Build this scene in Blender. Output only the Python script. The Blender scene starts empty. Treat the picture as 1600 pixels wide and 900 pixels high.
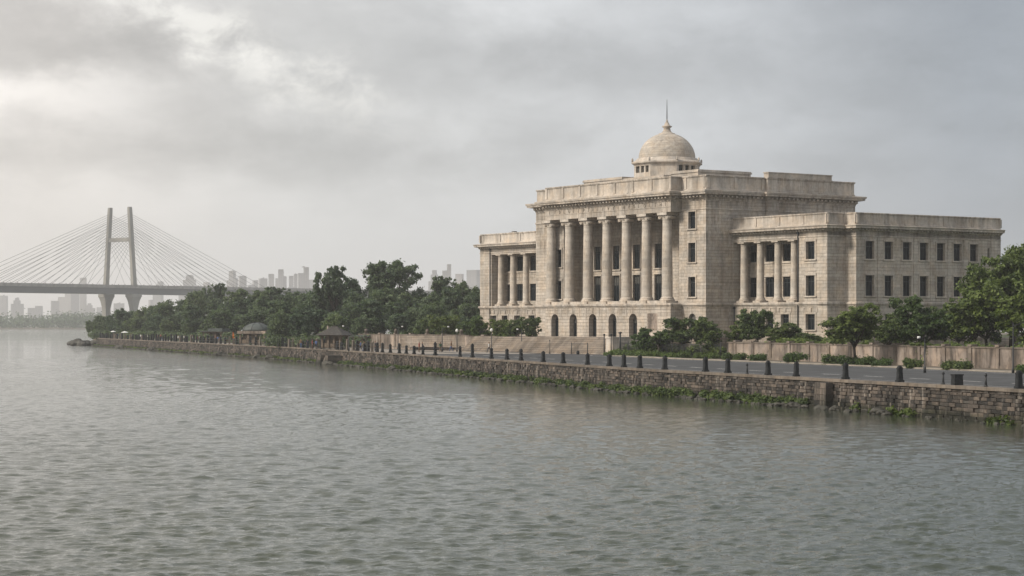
import bpy, math, random
import numpy as np
from mathutils import Vector, Matrix, noise
R = math.radians
HAZE_D = .00015
scene = bpy.context.scene
COL = scene.collection

# ------------------------------------------------------------------ camera
F = 3216.0; HZ = 506.0; CAMZ = 7.1
cam_d = bpy.data.cameras.new('camera'); cam = bpy.data.objects.new('camera', cam_d); COL.objects.link(cam)
cam_d.sensor_width = 36.0; cam_d.lens = 36.0*F/1600.0; cam_d.shift_y = (HZ-450.0)/1600.0
cam_d.clip_start = 1.0; cam_d.clip_end = 30000.0
cam.location = (0, 0, CAMZ); cam.rotation_euler = (R(90), 0, 0)
scene.camera = cam

# ------------------------------------------------------------------ light
SUN_EL, SUN_AZ = 36.0, -112.0          # azimuth measured from +Y towards +X
sd = Vector((math.sin(R(SUN_AZ))*math.cos(R(SUN_EL)), math.cos(R(SUN_AZ))*math.cos(R(SUN_EL)), math.sin(R(SUN_EL))))
sun_d = bpy.data.lights.new('sun', 'SUN'); sun = bpy.data.objects.new('sun', sun_d); COL.objects.link(sun)
sun_d.energy = 2.9; sun_d.angle = R(10); sun_d.color = (1.0, .92, .80)
sun.rotation_euler = sd.to_track_quat('Z', 'Y').to_euler()
vs = scene.view_settings
vs.view_transform = 'Standard'; vs.look = 'None'; vs.gamma = 1.0; vs.use_curve_mapping = False
vs.exposure = 0.35

class NT:
    """small helper to write node trees"""
    def __init__(s, tree): s.t = tree; s.t.nodes.clear()
    def n(s, kind, _d=None, **kw):
        nd = s.t.nodes.new(kind)
        for k, v in (_d or {}).items(): s.put(nd.inputs[k], v)
        for k, v in kw.items(): setattr(nd, k, v)
        return nd
    def put(s, sock, v):
        if isinstance(v, bpy.types.NodeSocket): s.t.links.new(v, sock)
        elif isinstance(v, bpy.types.Node): s.t.links.new(v.outputs[0], sock)
        else:
            if isinstance(v, (tuple, list)) and len(v) == 3 and sock.type == 'RGBA': v = (*v, 1)
            sock.default_value = v
    def m(s, op, a, b=0.0, c=None, clamp=False):
        nd = s.t.nodes.new('ShaderNodeMath'); nd.operation = op; nd.use_clamp = clamp
        s.put(nd.inputs[0], a); s.put(nd.inputs[1], b)
        if c is not None: s.put(nd.inputs[2], c)
        return nd.outputs[0]
    def vm(s, op, a, b=(0, 0, 0)):
        nd = s.t.nodes.new('ShaderNodeVectorMath'); nd.operation = op
        s.put(nd.inputs[0], a); s.put(nd.inputs[1], b); return nd.outputs[0]
    def mix(s, f, a, b, mode='MIX'):
        nd = s.t.nodes.new('ShaderNodeMix'); nd.data_type = 'RGBA'; nd.blend_type = mode
        s.put(nd.inputs[0], f); s.put(nd.inputs[6], a); s.put(nd.inputs[7], b); return nd.outputs[2]
    def ramp(s, f, stops):
        nd = s.t.nodes.new('ShaderNodeValToRGB'); s.put(nd.inputs[0], f)
        el = nd.color_ramp.elements
        while len(el) < len(stops): el.new(.5)
        for e, (p, c) in zip(el, stops):
            e.position = p; e.color = (c, c, c, 1) if not isinstance(c, tuple) else (*c, 1)
        return nd.outputs[0]
    def noise(s, vec, scale, detail=3, rough=.5, dist=0.0):
        nd = s.n('ShaderNodeTexNoise', {'Scale': scale, 'Detail': detail, 'Roughness': rough, 'Distortion': dist})
        if vec is not None: s.put(nd.inputs['Vector'], vec)
        return nd.outputs[0]
    def mapping(s, vec, scale=(1, 1, 1), loc=(0, 0, 0)):
        return s.n('ShaderNodeMapping', {'Vector': vec, 'Scale': scale, 'Location': loc}).outputs[0]

world = bpy.data.worlds.new('World'); scene.world = world; world.use_nodes = True
def build_world():
    t = NT(world.node_tree)
    sky = t.n('ShaderNodeTexSky', sky_type='NISHITA', sun_disc=False, sun_elevation=R(SUN_EL), sun_rotation=R(SUN_AZ),
              air_density=1.0, dust_density=3.0, ozone_density=1.0)
    tc = t.n('ShaderNodeTexCoord').outputs['Generated']
    sx = t.n('ShaderNodeSeparateXYZ', {0: tc}); X, Y, Z = sx.outputs
    zc = t.m('MAXIMUM', Z, 0.0)
    den = t.m('ADD', zc, 0.11)
    cv = t.n('ShaderNodeCombineXYZ', {0: t.m('DIVIDE', X, den), 1: t.m('DIVIDE', Y, den), 2: 0.0}).outputs[0]
    n1 = t.noise(t.mapping(cv, (1.25, .62, 1), (3.1, .35, 0)), 1.0, 9, .55, .12)
    dv = t.n('ShaderNodeCombineXYZ', {0: t.m('MULTIPLY', X, 17.0), 1: t.m('MULTIPLY', Z, 30.0), 2: t.m('MULTIPLY', Y, 3.0)}).outputs[0]
    w1 = t.noise(dv, 1.0, 8, .60, .2); w2 = t.noise(t.mapping(dv, (1, 1, 1), (9, 4, 2)), 1.0, 8, .60, .2)
    puff = t.noise(t.mapping(dv, (2.6, 2.4, 1), (3, 7, 0)), 1.0, 8, .62, .3)
    # overcast deck: soft billows, pale and a little warm to the left (towards the veiled sun), cooler to the right
    base = t.ramp(t.m('MULTIPLY_ADD', X, .5, .5, clamp=True), [(0.0, (7.6, 7.2, 6.8)), (.39, (6.75, 6.4, 6.05)), (.45, (5.95, 5.9, 5.8)), (.50, (5.35, 5.4, 5.45)), (.562, (4.3, 4.45, 4.65)), (.61, (2.95, 3.2, 3.55)), (.8, (4.1, 4.3, 4.5)), (1.0, (5.3, 5.4, 5.5))])
    f = t.ramp(n1, [(.34, .88), (.50, 1.0), (.66, 1.07)])
    lowfade = t.ramp(zc, [(.03, 0.0), (.085, 1.0)])      # billows melt into murk close to the horizon
    wx = t.m('ADD', X, t.m('MULTIPLY', t.m('SUBTRACT', w1, .5), .10)); wz = t.m('ADD', Z, t.m('MULTIPLY', t.m('SUBTRACT', w2, .5), .055))
    acc = 1.0
    for cx, cz, sx_, sz_, k in ((-.205, .130, .075, .019, -.33), (-.225, .107, .045, .009, .26), (-.22, .158, .05, .006, .16), (-.10, .125, .05, .025, .10), (-.15, .083, .12, .010, -.15), (-.035, .130, .085, .024, -.21),
                                (.022, .150, .03, .010, .16), (.03, .098, .07, .013, .07), (.18, .140, .08, .018, -.10), (.118, .146, .045, .007, .12), (-.10, .060, .10, .012, .05), (.22, .09, .06, .02, -.03)):
        e = t.m('ADD', t.m('POWER', t.m('ABSOLUTE', t.m('DIVIDE', t.m('SUBTRACT', wx, cx), sx_)), 2.0), t.m('POWER', t.m('ABSOLUTE', t.m('DIVIDE', t.m('SUBTRACT', wz, cz), sz_)), 2.0))
        acc = t.m('ADD', acc, t.m('MULTIPLY', t.m('POWER', 2.718, t.m('MULTIPLY', e, -.7)), k))
    fine_ = t.ramp(w1, [(.36, .91), (.47, .97), (.54, 1.03), (.66, 1.09)])
    mod = t.mix(lowfade, (1, 1, 1), t.mix(1.0, t.mix(1.0, f, fine_, 'MULTIPLY'), acc, 'MULTIPLY'))
    cloud = t.mix(1.0, base, mod, 'MULTIPLY')
    # bright break in the deck: a ragged diagonal of lit puffs
    a = t.m('SUBTRACT', wx, t.m('MULTIPLY_ADD', t.m('SUBTRACT', wz, .130), -1.75, -.130))
    band = t.m('POWER', 2.718, t.m('MULTIPLY', t.m('POWER', t.m('ABSOLUTE', a), 2.0), -1000.0))
    rng = t.ramp(Z, [(.085, 0.0), (.125, 1.0), (.20, 1.0), (.30, 0.0)])
    br = t.m('MULTIPLY', t.m('MULTIPLY', band, rng), t.ramp(puff, [(.38, 0.08), (.49, .5), (.60, 1.0)]))
    br = t.m('MULTIPLY', br, t.m('GREATER_THAN', Y, 0.0))
    cloud = t.mix(t.m('MULTIPLY', br, .7), cloud, (8.8, 8.6, 8.1))
    # overcast zenith is brighter than the horizon
    up = t.ramp(Z, [(.16, 0.0), (.75, 1.0)])
    cloud = t.mix(1.0, cloud, t.mix(up, (1, 1, 1), (1.35, 1.36, 1.38)), 'MULTIPLY')
    col = t.mix(.90, sky, cloud)
    bg = t.n('ShaderNodeBackground', {'Color': col, 'Strength': 0.1})
    t.n('ShaderNodeOutputWorld', {'Surface': bg})
build_world()
cy = scene.cycles
cy.max_bounces = 6; cy.diffuse_bounces = 2; cy.glossy_bounces = 3; cy.transmission_bounces = 4; cy.transparent_max_bounces = 4
cy.volume_bounces = 3

# ------------------------------------------------------------------ helpers
def at(px, py, Y):                      # picture position + distance -> world point
    return Vector(((px-800.0)*Y/F, Y, CAMZ-(py-HZ)*Y/F))
def tag(o, label=None, cat=None, group=None, kind=None):
    if label: o['label'] = label
    if cat: o['category'] = cat
    if group: o['group'] = group
    if kind: o['kind'] = kind
    return o
def empty(name, loc=(0, 0, 0), rz=0.0, parent=None):
    o = bpy.data.objects.new(name, None); COL.objects.link(o); o.location = loc; o.rotation_euler = (0, 0, rz)
    o.empty_display_size = .2
    if parent: o.parent = parent
    return o
def link(name, me, parent=None, loc=(0, 0, 0), rz=0.0):
    o = bpy.data.objects.new(name, me); COL.objects.link(o); o.location = loc; o.rotation_euler = (0, 0, rz)
    if parent: o.parent = parent
    return o
def copy_tree(o, parent=None):
    c = o.copy(); COL.objects.link(c); c.parent = parent
    for ch in list(o.children): copy_tree(ch, c)
    return c

class MB:
    """collects faces with metre-scale UVs and links them as one mesh"""
    def __init__(s): s.v = []; s.f = []; s.uv = []; s.mi = []; s.sm = []
    def face(s, pts, uvs=None, mi=0, smooth=False):
        k = len(s.v); s.v += [tuple(p) for p in pts]; s.f.append(tuple(range(k, k+len(pts))))
        if uvs is None:
            p = [Vector(q) for q in pts]; n = Vector((0, 0, 0))
            for i in range(len(p)): n += p[i].cross(p[(i+1) % len(p)])
            n = n.normalized() if n.length > 1e-9 else Vector((0, 0, 1))
            if abs(n.z) > .75: uvs = [(q.x, q.y) for q in p]
            else:
                t = Vector((-n.y, n.x, 0)).normalized(); uvs = [(q.dot(t), q.z) for q in p]
        s.uv += uvs; s.mi.append(mi); s.sm.append(smooth)
    def box(s, x0, x1, y0, y1, z0, z1, mi=0, skip=''):
        a = [(x0, y0), (x1, y0), (x1, y1), (x0, y1)]
        s.prism(a, z0, z1, mi, skip)
    def prism(s, a, z0, z1, mi=0, skip='', top_scale=None):
        b = a
        if top_scale is not None:
            cx = sum(p[0] for p in a)/len(a); cy_ = sum(p[1] for p in a)/len(a)
            b = [(cx+(p[0]-cx)*top_scale, cy_+(p[1]-cy_)*top_scale) for p in a]
        n = len(a)
        for i in range(n):
            j = (i+1) % n
            s.face([(*a[i], z0), (*a[j], z0), (*b[j], z1), (*b[i], z1)], mi=mi)
        if 't' not in skip: s.face([(*p, z1) for p in b], mi=mi)
        if 'b' not in skip: s.face([(*p, z0) for p in reversed(a)], mi=mi)
    def lathe(s, prof, c=(0, 0), n=24, z=0.0, mi=0, caps=True, smooth=True, ph=0.0):
        for (r0, z0), (r1, z1) in zip(prof[:-1], prof[1:]):
            for i in range(n):
                a0 = 2*math.pi*i/n+ph; a1 = 2*math.pi*(i+1)/n+ph
                rr = max(r0, r1)
                L0 = z0; L1 = z1 if abs(z1-z0) > .02 else z0+abs(r1-r0)
                pts = [(c[0]+r0*math.cos(a0), c[1]+r0*math.sin(a0), z+z0), (c[0]+r0*math.cos(a1), c[1]+r0*math.sin(a1), z+z0),
                       (c[0]+r1*math.cos(a1), c[1]+r1*math.sin(a1), z+z1), (c[0]+r1*math.cos(a0), c[1]+r1*math.sin(a0), z+z1)]
                uv = [(a0*rr, z+L0), (a1*rr, z+L0), (a1*rr, z+L1), (a0*rr, z+L1)]
                if r0 < 1e-6: pts.pop(0); uv.pop(0)
                elif r1 < 1e-6: pts.pop(2); uv.pop(2)
                s.face(pts, uv, mi, smooth)
        if caps:
            for r_, z_, rev in ((prof[0][0], prof[0][1], True), (prof[-1][0], prof[-1][1], False)):
                if r_ > 1e-6:
                    q = [(c[0]+r_*math.cos(2*math.pi*i/n+ph), c[1]+r_*math.sin(2*math.pi*i/n+ph), z+z_) for i in range(n)]
                    s.face(q[::-1] if rev else q, mi=mi)
    def tube(s, pts, rads, n=6, mi=0, cap=True):
        pts = [Vector(p) for p in pts]
        if not isinstance(rads, (list, tuple)): rads = [rads]*len(pts)
        rings = []
        for i, p in enumerate(pts):
            d = (pts[min(i+1, len(pts)-1)]-pts[max(i-1, 0)]).normalized()
            a = d.cross(Vector((0, 0, 1)))
            if a.length < .05: a = Vector((1, 0, 0))
            a.normalize(); b = a.cross(d)
            rings.append([p+(a*math.cos(2*math.pi*k/n)+b*math.sin(2*math.pi*k/n))*rads[i] for k in range(n)])
        for r0, r1 in zip(rings[:-1], rings[1:]):
            for k in range(n):
                s.face([r0[k], r0[(k+1) % n], r1[(k+1) % n], r1[k]][::-1], mi=mi, smooth=True)
        if cap: s.face(rings[0], mi=mi); s.face(rings[-1][::-1], mi=mi)
    def mesh(s, name, mats):
        me = bpy.data.meshes.new(name); me.from_pydata(s.v, [], s.f)
        uvl = me.uv_layers.new(name='UVMap'); uvl.data.foreach_set('uv', np.array(s.uv, dtype=np.float32).ravel())
        me.polygons.foreach_set('material_index', s.mi); me.polygons.foreach_set('use_smooth', s.sm)
        if not isinstance(mats, (list, tuple)): mats = [mats]
        for m in mats: me.materials.append(m)
        me.update()
        # weld so that smooth shading works
        if any(s.sm):
            import bmesh
            b = bmesh.new(); b.from_mesh(me); bmesh.ops.remove_doubles(b, verts=b.verts, dist=.0005); b.to_mesh(me); b.free()
        return me
    def build(s, name, mats, parent=None, loc=(0, 0, 0), rz=0.0):
        return link(name, s.mesh(name, mats), parent, loc, rz)

def quads_mesh(name, V, mat):           # V: (n,4,3) array of quads, fast
    n = len(V); me = bpy.data.meshes.new(name)
    me.vertices.add(n*4); me.vertices.foreach_set('co', V.astype(np.float32).ravel())
    me.loops.add(n*4); me.loops.foreach_set('vertex_index', np.arange(n*4, dtype=np.int32))
    me.polygons.add(n); me.polygons.foreach_set('loop_start', np.arange(0, n*4, 4, dtype=np.int32))
    me.materials.append(mat); me.update(calc_edges=True); return me

# ------------------------------------------------------------------ materials
def mat(name, fn):
    m = bpy.data.materials.new(name); m.use_nodes = True; t = NT(m.node_tree)
    sh = fn(t); t.n('ShaderNodeOutputMaterial', {'Surface': sh}); return m
def pbr(t, col, rough=.8, bump=None, bs=.3, bd=.03, metal=0.0, spec=.3):
    p = t.n('ShaderNodeBsdfPrincipled', {'Base Color': col, 'Roughness': rough, 'Metallic': metal, 'Specular IOR Level': spec})
    if bump is not None: t.put(p.inputs['Normal'], t.n('ShaderNodeBump', {'Height': bump, 'Strength': bs, 'Distance': bd}).outputs[0])
    return p.outputs[0]
def stone(name, c, bw=1.3, bh=.42, mortar=.55, var=.16, stain=.35, groove=.012, rough=.85, grooveh=.25, streaks=.75):
    def f(t):
        uv = t.n('ShaderNodeTexCoord').outputs['UV']; ob = t.n('ShaderNodeTexCoord').outputs['Object']
        br = t.n('ShaderNodeTexBrick', {'Vector': uv, 'Color1': (1, 1, 1, 1), 'Color2': (1-var, 1-var*1.05, 1-var*1.15, 1), 'Mortar': (mortar, mortar*.97, mortar*.93, 1),
                 'Scale': 1.0, 'Mortar Size': groove, 'Mortar Smooth': .3, 'Bias': -.1, 'Brick Width': bw, 'Row Height': bh})
        br.offset = .5
        big = t.noise(ob, .22, 5, .6); fine = t.noise(ob, 2.2, 6, .65)
        streak = t.noise(t.mapping(uv, (.55, .10, 1)), 1.0, 5, .6, .6)
        band = t.noise(t.mapping(uv, (.05, 1/bh, 1)), 1.0, 2, .6)
        s1 = t.ramp(big, [(.3, 1-stain*.65), (.62, 1.04)])
        s2 = t.mix(1, t.ramp(streak, [(.34, 1-stain*.8), (.55, 1.0)]), t.ramp(band, [(.35, .86), (.6, 1.04)]), 'MULTIPLY')
        s3 = t.ramp(fine, [(.25, .78), (.6, 1.07)])
        col = t.mix(1, t.mix(1, t.mix(1, t.mix(1, c, br.outputs[0], 'MULTIPLY'), s1, 'MULTIPLY'), s2, 'MULTIPLY'), s3, 'MULTIPLY')
        oz = t.n('ShaderNodeSeparateXYZ', {0: ob}).outputs[2]; mk = 0.0
        for top, ln in ((30.2, 1.8), (27.3, 5.0), (23.6, 1.6), (21.4, 4.0), (10.3, 3.0)):
            q = t.m('DIVIDE', t.m('SUBTRACT', top, oz), ln)
            mk = t.m('MAXIMUM', mk, t.m('MULTIPLY', t.m('GREATER_THAN', q, 0.0), t.m('SUBTRACT', 1.0, q, clamp=True)))
        run = t.noise(t.mapping(uv, (1.5, .05, 1), (5, 2, 0)), 1.0, 4, .65)
        run = t.m('MULTIPLY', t.ramp(run, [(.47, 0.0), (.60, 1.0)]), mk)
        col = t.mix(t.m('MULTIPLY', run, streaks), col, t.mix(1, col, (.50, .49, .48), 'MULTIPLY'))
        soot = t.noise(t.mapping(ob, (.9, .9, .28)), 1.1, 7, .72, .4)
        col = t.mix(1, col, t.ramp(soot, [(.30, 1-stain*1.1), (.44, .97), (.6, 1.03)]), 'MULTIPLY')
        warm = t.ramp(t.noise(ob, .6, 3, .5), [(.4, (1, 1, 1)), (.7, (1.05, .98, .90))])
        col = t.mix(1, col, warm, 'MULTIPLY')
        h = t.m('ADD', t.m('MULTIPLY', br.outputs[1], -grooveh), t.m('MULTIPLY', fine, .25))
        return pbr(t, col, rough, h, .9, .12)
    return mat(name, f)
LIME = (.485, .437, .382)
M = {}
M['ashlar'] = stone('limestone_ashlar', LIME, 1.35, .5, .5, .14, .32, .022)
M['rustic'] = stone('limestone_rusticated', LIME, 1.7, .52, .5, .10, .30, .03, grooveh=.7)
M['trim'] = stone('limestone_trim', (.50, .452, .398), 1.8, 3.0, .62, .08, .38, .012)
M['shaft'] = stone('limestone_shaft', (.50, .455, .400), 2.0, 1.15, .70, .07, .30, .012)
M['dome'] = stone('limestone_dome', (.46, .415, .362), .9, .38, .68, .10, .30, .014)
M['oldwall'] = stone('pale_render_wall', (.34, .285, .243), 9., 5., .8, .05, .95, .01)
M['steps'] = stone('step_stone', (.29, .25, .212), 2.1, .334, .55, .2, .5, .03)
M['coping'] = stone('coping_stone', (.19, .162, .135), 1.4, 2.0, .5, .2, .45, .02)
M['plinth'] = stone('grey_stone', (.25, .235, .215), 1.2, .4, .6, .15, .5)

def blocks(t):
    g = t.n('ShaderNodeNewGeometry'); rnd = g.outputs['Random Per Island']; pos = g.outputs['Position']
    c = t.ramp(rnd, [(0, (.026, .024, .022)), (.35, (.058, .050, .043)), (.65, (.088, .072, .060)), (.90, (.155, .125, .10)), (1, (.07, .065, .058))])
    big = t.noise(pos, .35, 4, .6); fine = t.noise(pos, 5, 6, .7)
    c = t.mix(1, c, t.ramp(big, [(.36, .48), (.6, 1.1)]), 'MULTIPLY')
    c = t.mix(1, c, t.ramp(fine, [(.3, .55), (.62, 1.15)]), 'MULTIPLY')
    z = t.n('ShaderNodeSeparateXYZ', {0: pos}).outputs[2]
    wet = t.m('ADD', z, t.m('MULTIPLY', t.m('SUBTRACT', big, .5), 2.2))
    c = t.mix(t.ramp(wet, [(.35, 1.0), (1.25, 0.0)]), c, t.mix(1, c, (.34, .40, .30), 'MULTIPLY'))
    st = t.noise(t.mapping(pos, (1.2, 1.2, .12)), 1, 5, .7)
    c = t.mix(t.ramp(st, [(.56, 0.0), (.66, .55)]), c, (.33, .29, .25))     # pale lime runs
    return pbr(t, c, .85, fine, .8, .08)
M['blocks'] = mat('quay_blocks', blocks)
def plain(name, c, rough=.7, var=.25, scale=2.0, metal=0.0, spec=.3, bs=.3):
    def f(t):
        ob = t.n('ShaderNodeTexCoord').outputs['Object']
        n = t.noise(ob, scale, 5, .6)
        return pbr(t, t.mix(1, c, t.ramp(n, [(.3, 1-var), (.7, 1+var*.5)]), 'MULTIPLY'), rough, n, bs, .05, metal, spec)
    return mat(name, f)
M['mortar'] = plain('dark_mortar', (.035, .03, .026))
M['rock'] = plain('wet_rock', (.060, .057, .047), .75, .6, 1.2, bs=.8)
M['iron'] = plain('dark_iron', (.022, .024, .026), .5, .3)
M['bollard'] = plain('bollard_stone', (.026, .028, .030), .8, .6, 3.5, spec=.15)
M['asphalt'] = plain('asphalt', (.078, .080, .083), 1.0, .3, .35, spec=.05)
M['paving'] = plain('pale_paving', (.24, .215, .185), .85, .3, .4)
M['kerb'] = plain('kerb_stone', (.26, .23, .19), .85, .35, .8)
M['soil'] = plain('soil', (.11, .09, .065), .95, .5, .5)
M['lawn'] = plain('garden_lawn', (.055, .068, .032), .95, .5, .5)
M['paint'] = plain('road_paint', (.55, .55, .52), .8, .6, 3)
M['concrete'] = plain('bridge_concrete', (.23, .22, .195), .8, .3, .06)
M['girder'] = plain('bridge_girder', (.085, .09, .095), .6, .2, .05)
M['rail'] = plain('bridge_parapet', (.30, .28, .26), .7, .4, .3)
M['cable'] = plain('cable_steel', (.10, .10, .10), .6, .1)
M['white'] = plain('white_paint', (.62, .62, .60), .6, .1)
M['roofmetal'] = plain('green_grey_roof', (.07, .082, .078), .6, .35, .8)
M['tile'] = stone('slate_roof', (.085, .080, .076), .5, .28, .5, .2, .4, .03)
M['wood'] = plain('weathered_wood', (.15, .115, .085), .8, .3, 2)
M['orange'] = plain('orange_cloth', (.65, .18, .04), .8, .1)
M['frame'] = plain('window_frame', (.055, .06, .062), .5, .2)
M['bark'] = plain('bark', (.065, .052, .042), .95, .5, 2.5, bs=.8)
M['skin'] = plain('skin', (.22, .12, .075), .6, .1)
M['hair'] = plain('hair', (.012, .010, .009), .6, .1)
for k, c in (('cloth_dark', (.03, .035, .05)), ('cloth_red', (.28, .05, .04)), ('cloth_blue', (.06, .10, .22)), ('cloth_white', (.5, .5, .48)), ('cloth_brown', (.16, .10, .06)), ('cloth_green', (.05, .10, .06))):
    M[k] = plain(k, c, .9, .15, 6)
def glass(t):
    ob = t.n('ShaderNodeTexCoord').outputs['Object']; oi = t.n('ShaderNodeObjectInfo').outputs['Random']
    n = t.noise(ob, 1.3, 3, .5); z = t.n('ShaderNodeSeparateXYZ', {0: ob}).outputs[2]
    # drawn blinds in some rooms
    drop = t.m('SUBTRACT', 3.1, t.m('MULTIPLY', t.ramp(oi, [(.55, 0.0), (1.0, .8)]), 2.0))
    bl = t.m('GREATER_THAN', z, drop)
    c = t.mix(bl, t.mix(t.ramp(n, [(.5, 0.0), (.75, .6)]), (.006, .009, .012), (.030, .036, .040)), t.mix(oi, (.05, .05, .046), (.11, .107, .098)))
    return pbr(t, c, .2, n, .10, .05, 0, .10)
M['glass'] = mat('window_glass', glass)
def leaf(name, dark, light, tr=.35):
    def f(t):
        g = t.n('ShaderNodeNewGeometry'); pos = g.outputs['Position']
        oi = t.n('ShaderNodeObjectInfo').outputs['Random']
        n = t.noise(t.n('ShaderNodeTexCoord').outputs['Object'], .55, 3, .6)
        k = t.m('ADD', t.m('MULTIPLY', g.outputs['Random Per Island'], .6), t.m('MULTIPLY', t.m('MULTIPLY_ADD', n, 1.8, -.4), .6))
        c = t.mix(t.ramp(k, [(.25, 0.0), (.85, 1.0)]), dark, light)
        c = t.mix(1, c, t.ramp(oi, [(0, (.68, .78, .82)), (.5, (1, 1, 1)), (1, (1.28, 1.24, 1.0))]), 'MULTIPLY')
        d = t.n('ShaderNodeBsdfPrincipled', {'Base Color': c, 'Roughness': .55, 'Specular IOR Level': .25})
        tl = t.n('ShaderNodeBsdfTranslucent', {'Color': t.mix(1, c, (1.1, 1.25, .6), 'MULTIPLY')})
        return t.n('ShaderNodeMixShader', {0: tr, 1: d, 2: tl}).outputs[0]
    return mat(name, f)
M['leaf'] = leaf('leaves_dark', (.024, .042, .017), (.118, .155, .048))
M['leafl'] = leaf('leaves_fresh', (.034, .056, .018), (.105, .150, .040))
M['leafw'] = leaf('leaves_far_wood', (.024, .042, .030), (.125, .165, .088))
def water(t):
    pos = t.n('ShaderNodeNewGeometry').outputs['Position']
    a = t.noise(t.mapping(pos, (.9, 1.7, 1)), 3.4, 4, .6, .3)
    b = t.noise(t.mapping(pos, (.7, 1.2, 1)), 1.3, 4, .6, .3)
    c = t.noise(t.mapping(pos, (.018, .011, 1)), 1.0, 4, .55, .5)
    h = t.m('ADD', t.m('MULTIPLY', a, .13), t.m('MULTIPLY', b, .20))
    gust = t.ramp(c, [(.36, .55), (.62, 1.2)])
    calm = t.n('ShaderNodeAttribute', attribute_name='calm').outputs['Fac']
    bmp = t.n('ShaderNodeBump', {'Height': h, 'Strength': t.m('MULTIPLY', t.m('MULTIPLY', gust, .95), t.m('MULTIPLY_ADD', calm, .88, .12)), 'Distance': .34})
    col = t.mix(t.ramp(c, [(.3, 0.0), (.7, 1.0)]), (.040, .048, .033), (.052, .060, .042))
    return t.n('ShaderNodeBsdfPrincipled', {'Base Color': col, 'Roughness': .035, 'IOR': 1.33, 'Specular IOR Level': .5, 'Normal': bmp.outputs[0]}).outputs[0]
M['water'] = mat('river_water', water)
def cityfn(t):
    uv = t.n('ShaderNodeTexCoord').outputs['UV']; oi = t.n('ShaderNodeObjectInfo').outputs['Random']
    br = t.n('ShaderNodeTexBrick', {'Vector': uv, 'Color1': (.06, .07, .08, 1), 'Color2': (.10, .11, .12, 1), 'Mortar': (.24, .235, .23, 1), 'Scale': 1.0, 'Mortar Size': .9, 'Mortar Smooth': .05, 'Brick Width': 4.6, 'Row Height': 3.4})
    br.offset = 0.0
    c = t.mix(1, br.outputs[0], t.ramp(oi, [(0, (.8, .8, .84)), (.5, (1, .97, .93)), (1, (1.15, 1.05, .98))]), 'MULTIPLY')
    return pbr(t, c, .8)
M['city'] = mat('city_facade', cityfn)
# ------------------------------------------------------------------ setting: river, land, road
def cr(pts, y):                          # x of a line given by (x, y) points, smooth enough for a bank
    ys = [p[1] for p in pts]; xs = [p[0] for p in pts]
    return float(np.interp(y, ys, xs))
QP = [(118, -90), (60, 76), (36, 145), (26.9, 172), (13.4, 211), (-.4, 262), (-16.0, 315), (-48.0, 420), (-90.0, 540), (-136, 672)]
def Qx(y): return cr(QP, y)*.5+(cr(QP, y-8)+cr(QP, y+8))*.25
KP = [(104, 20), (62, 150), (48.3, 192), (40.5, 217), (32, 243), (21, 272), (13.6, 300), (13.2, 313)]
def Kx(y): return cr(KP, y)
WP = [(108, 30), (66, 156), (51.8, 201), (43.4, 226), (35, 251), (28.2, 270)]
def Wx(y): return cr(WP, y)
ZR = 2.45

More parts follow.
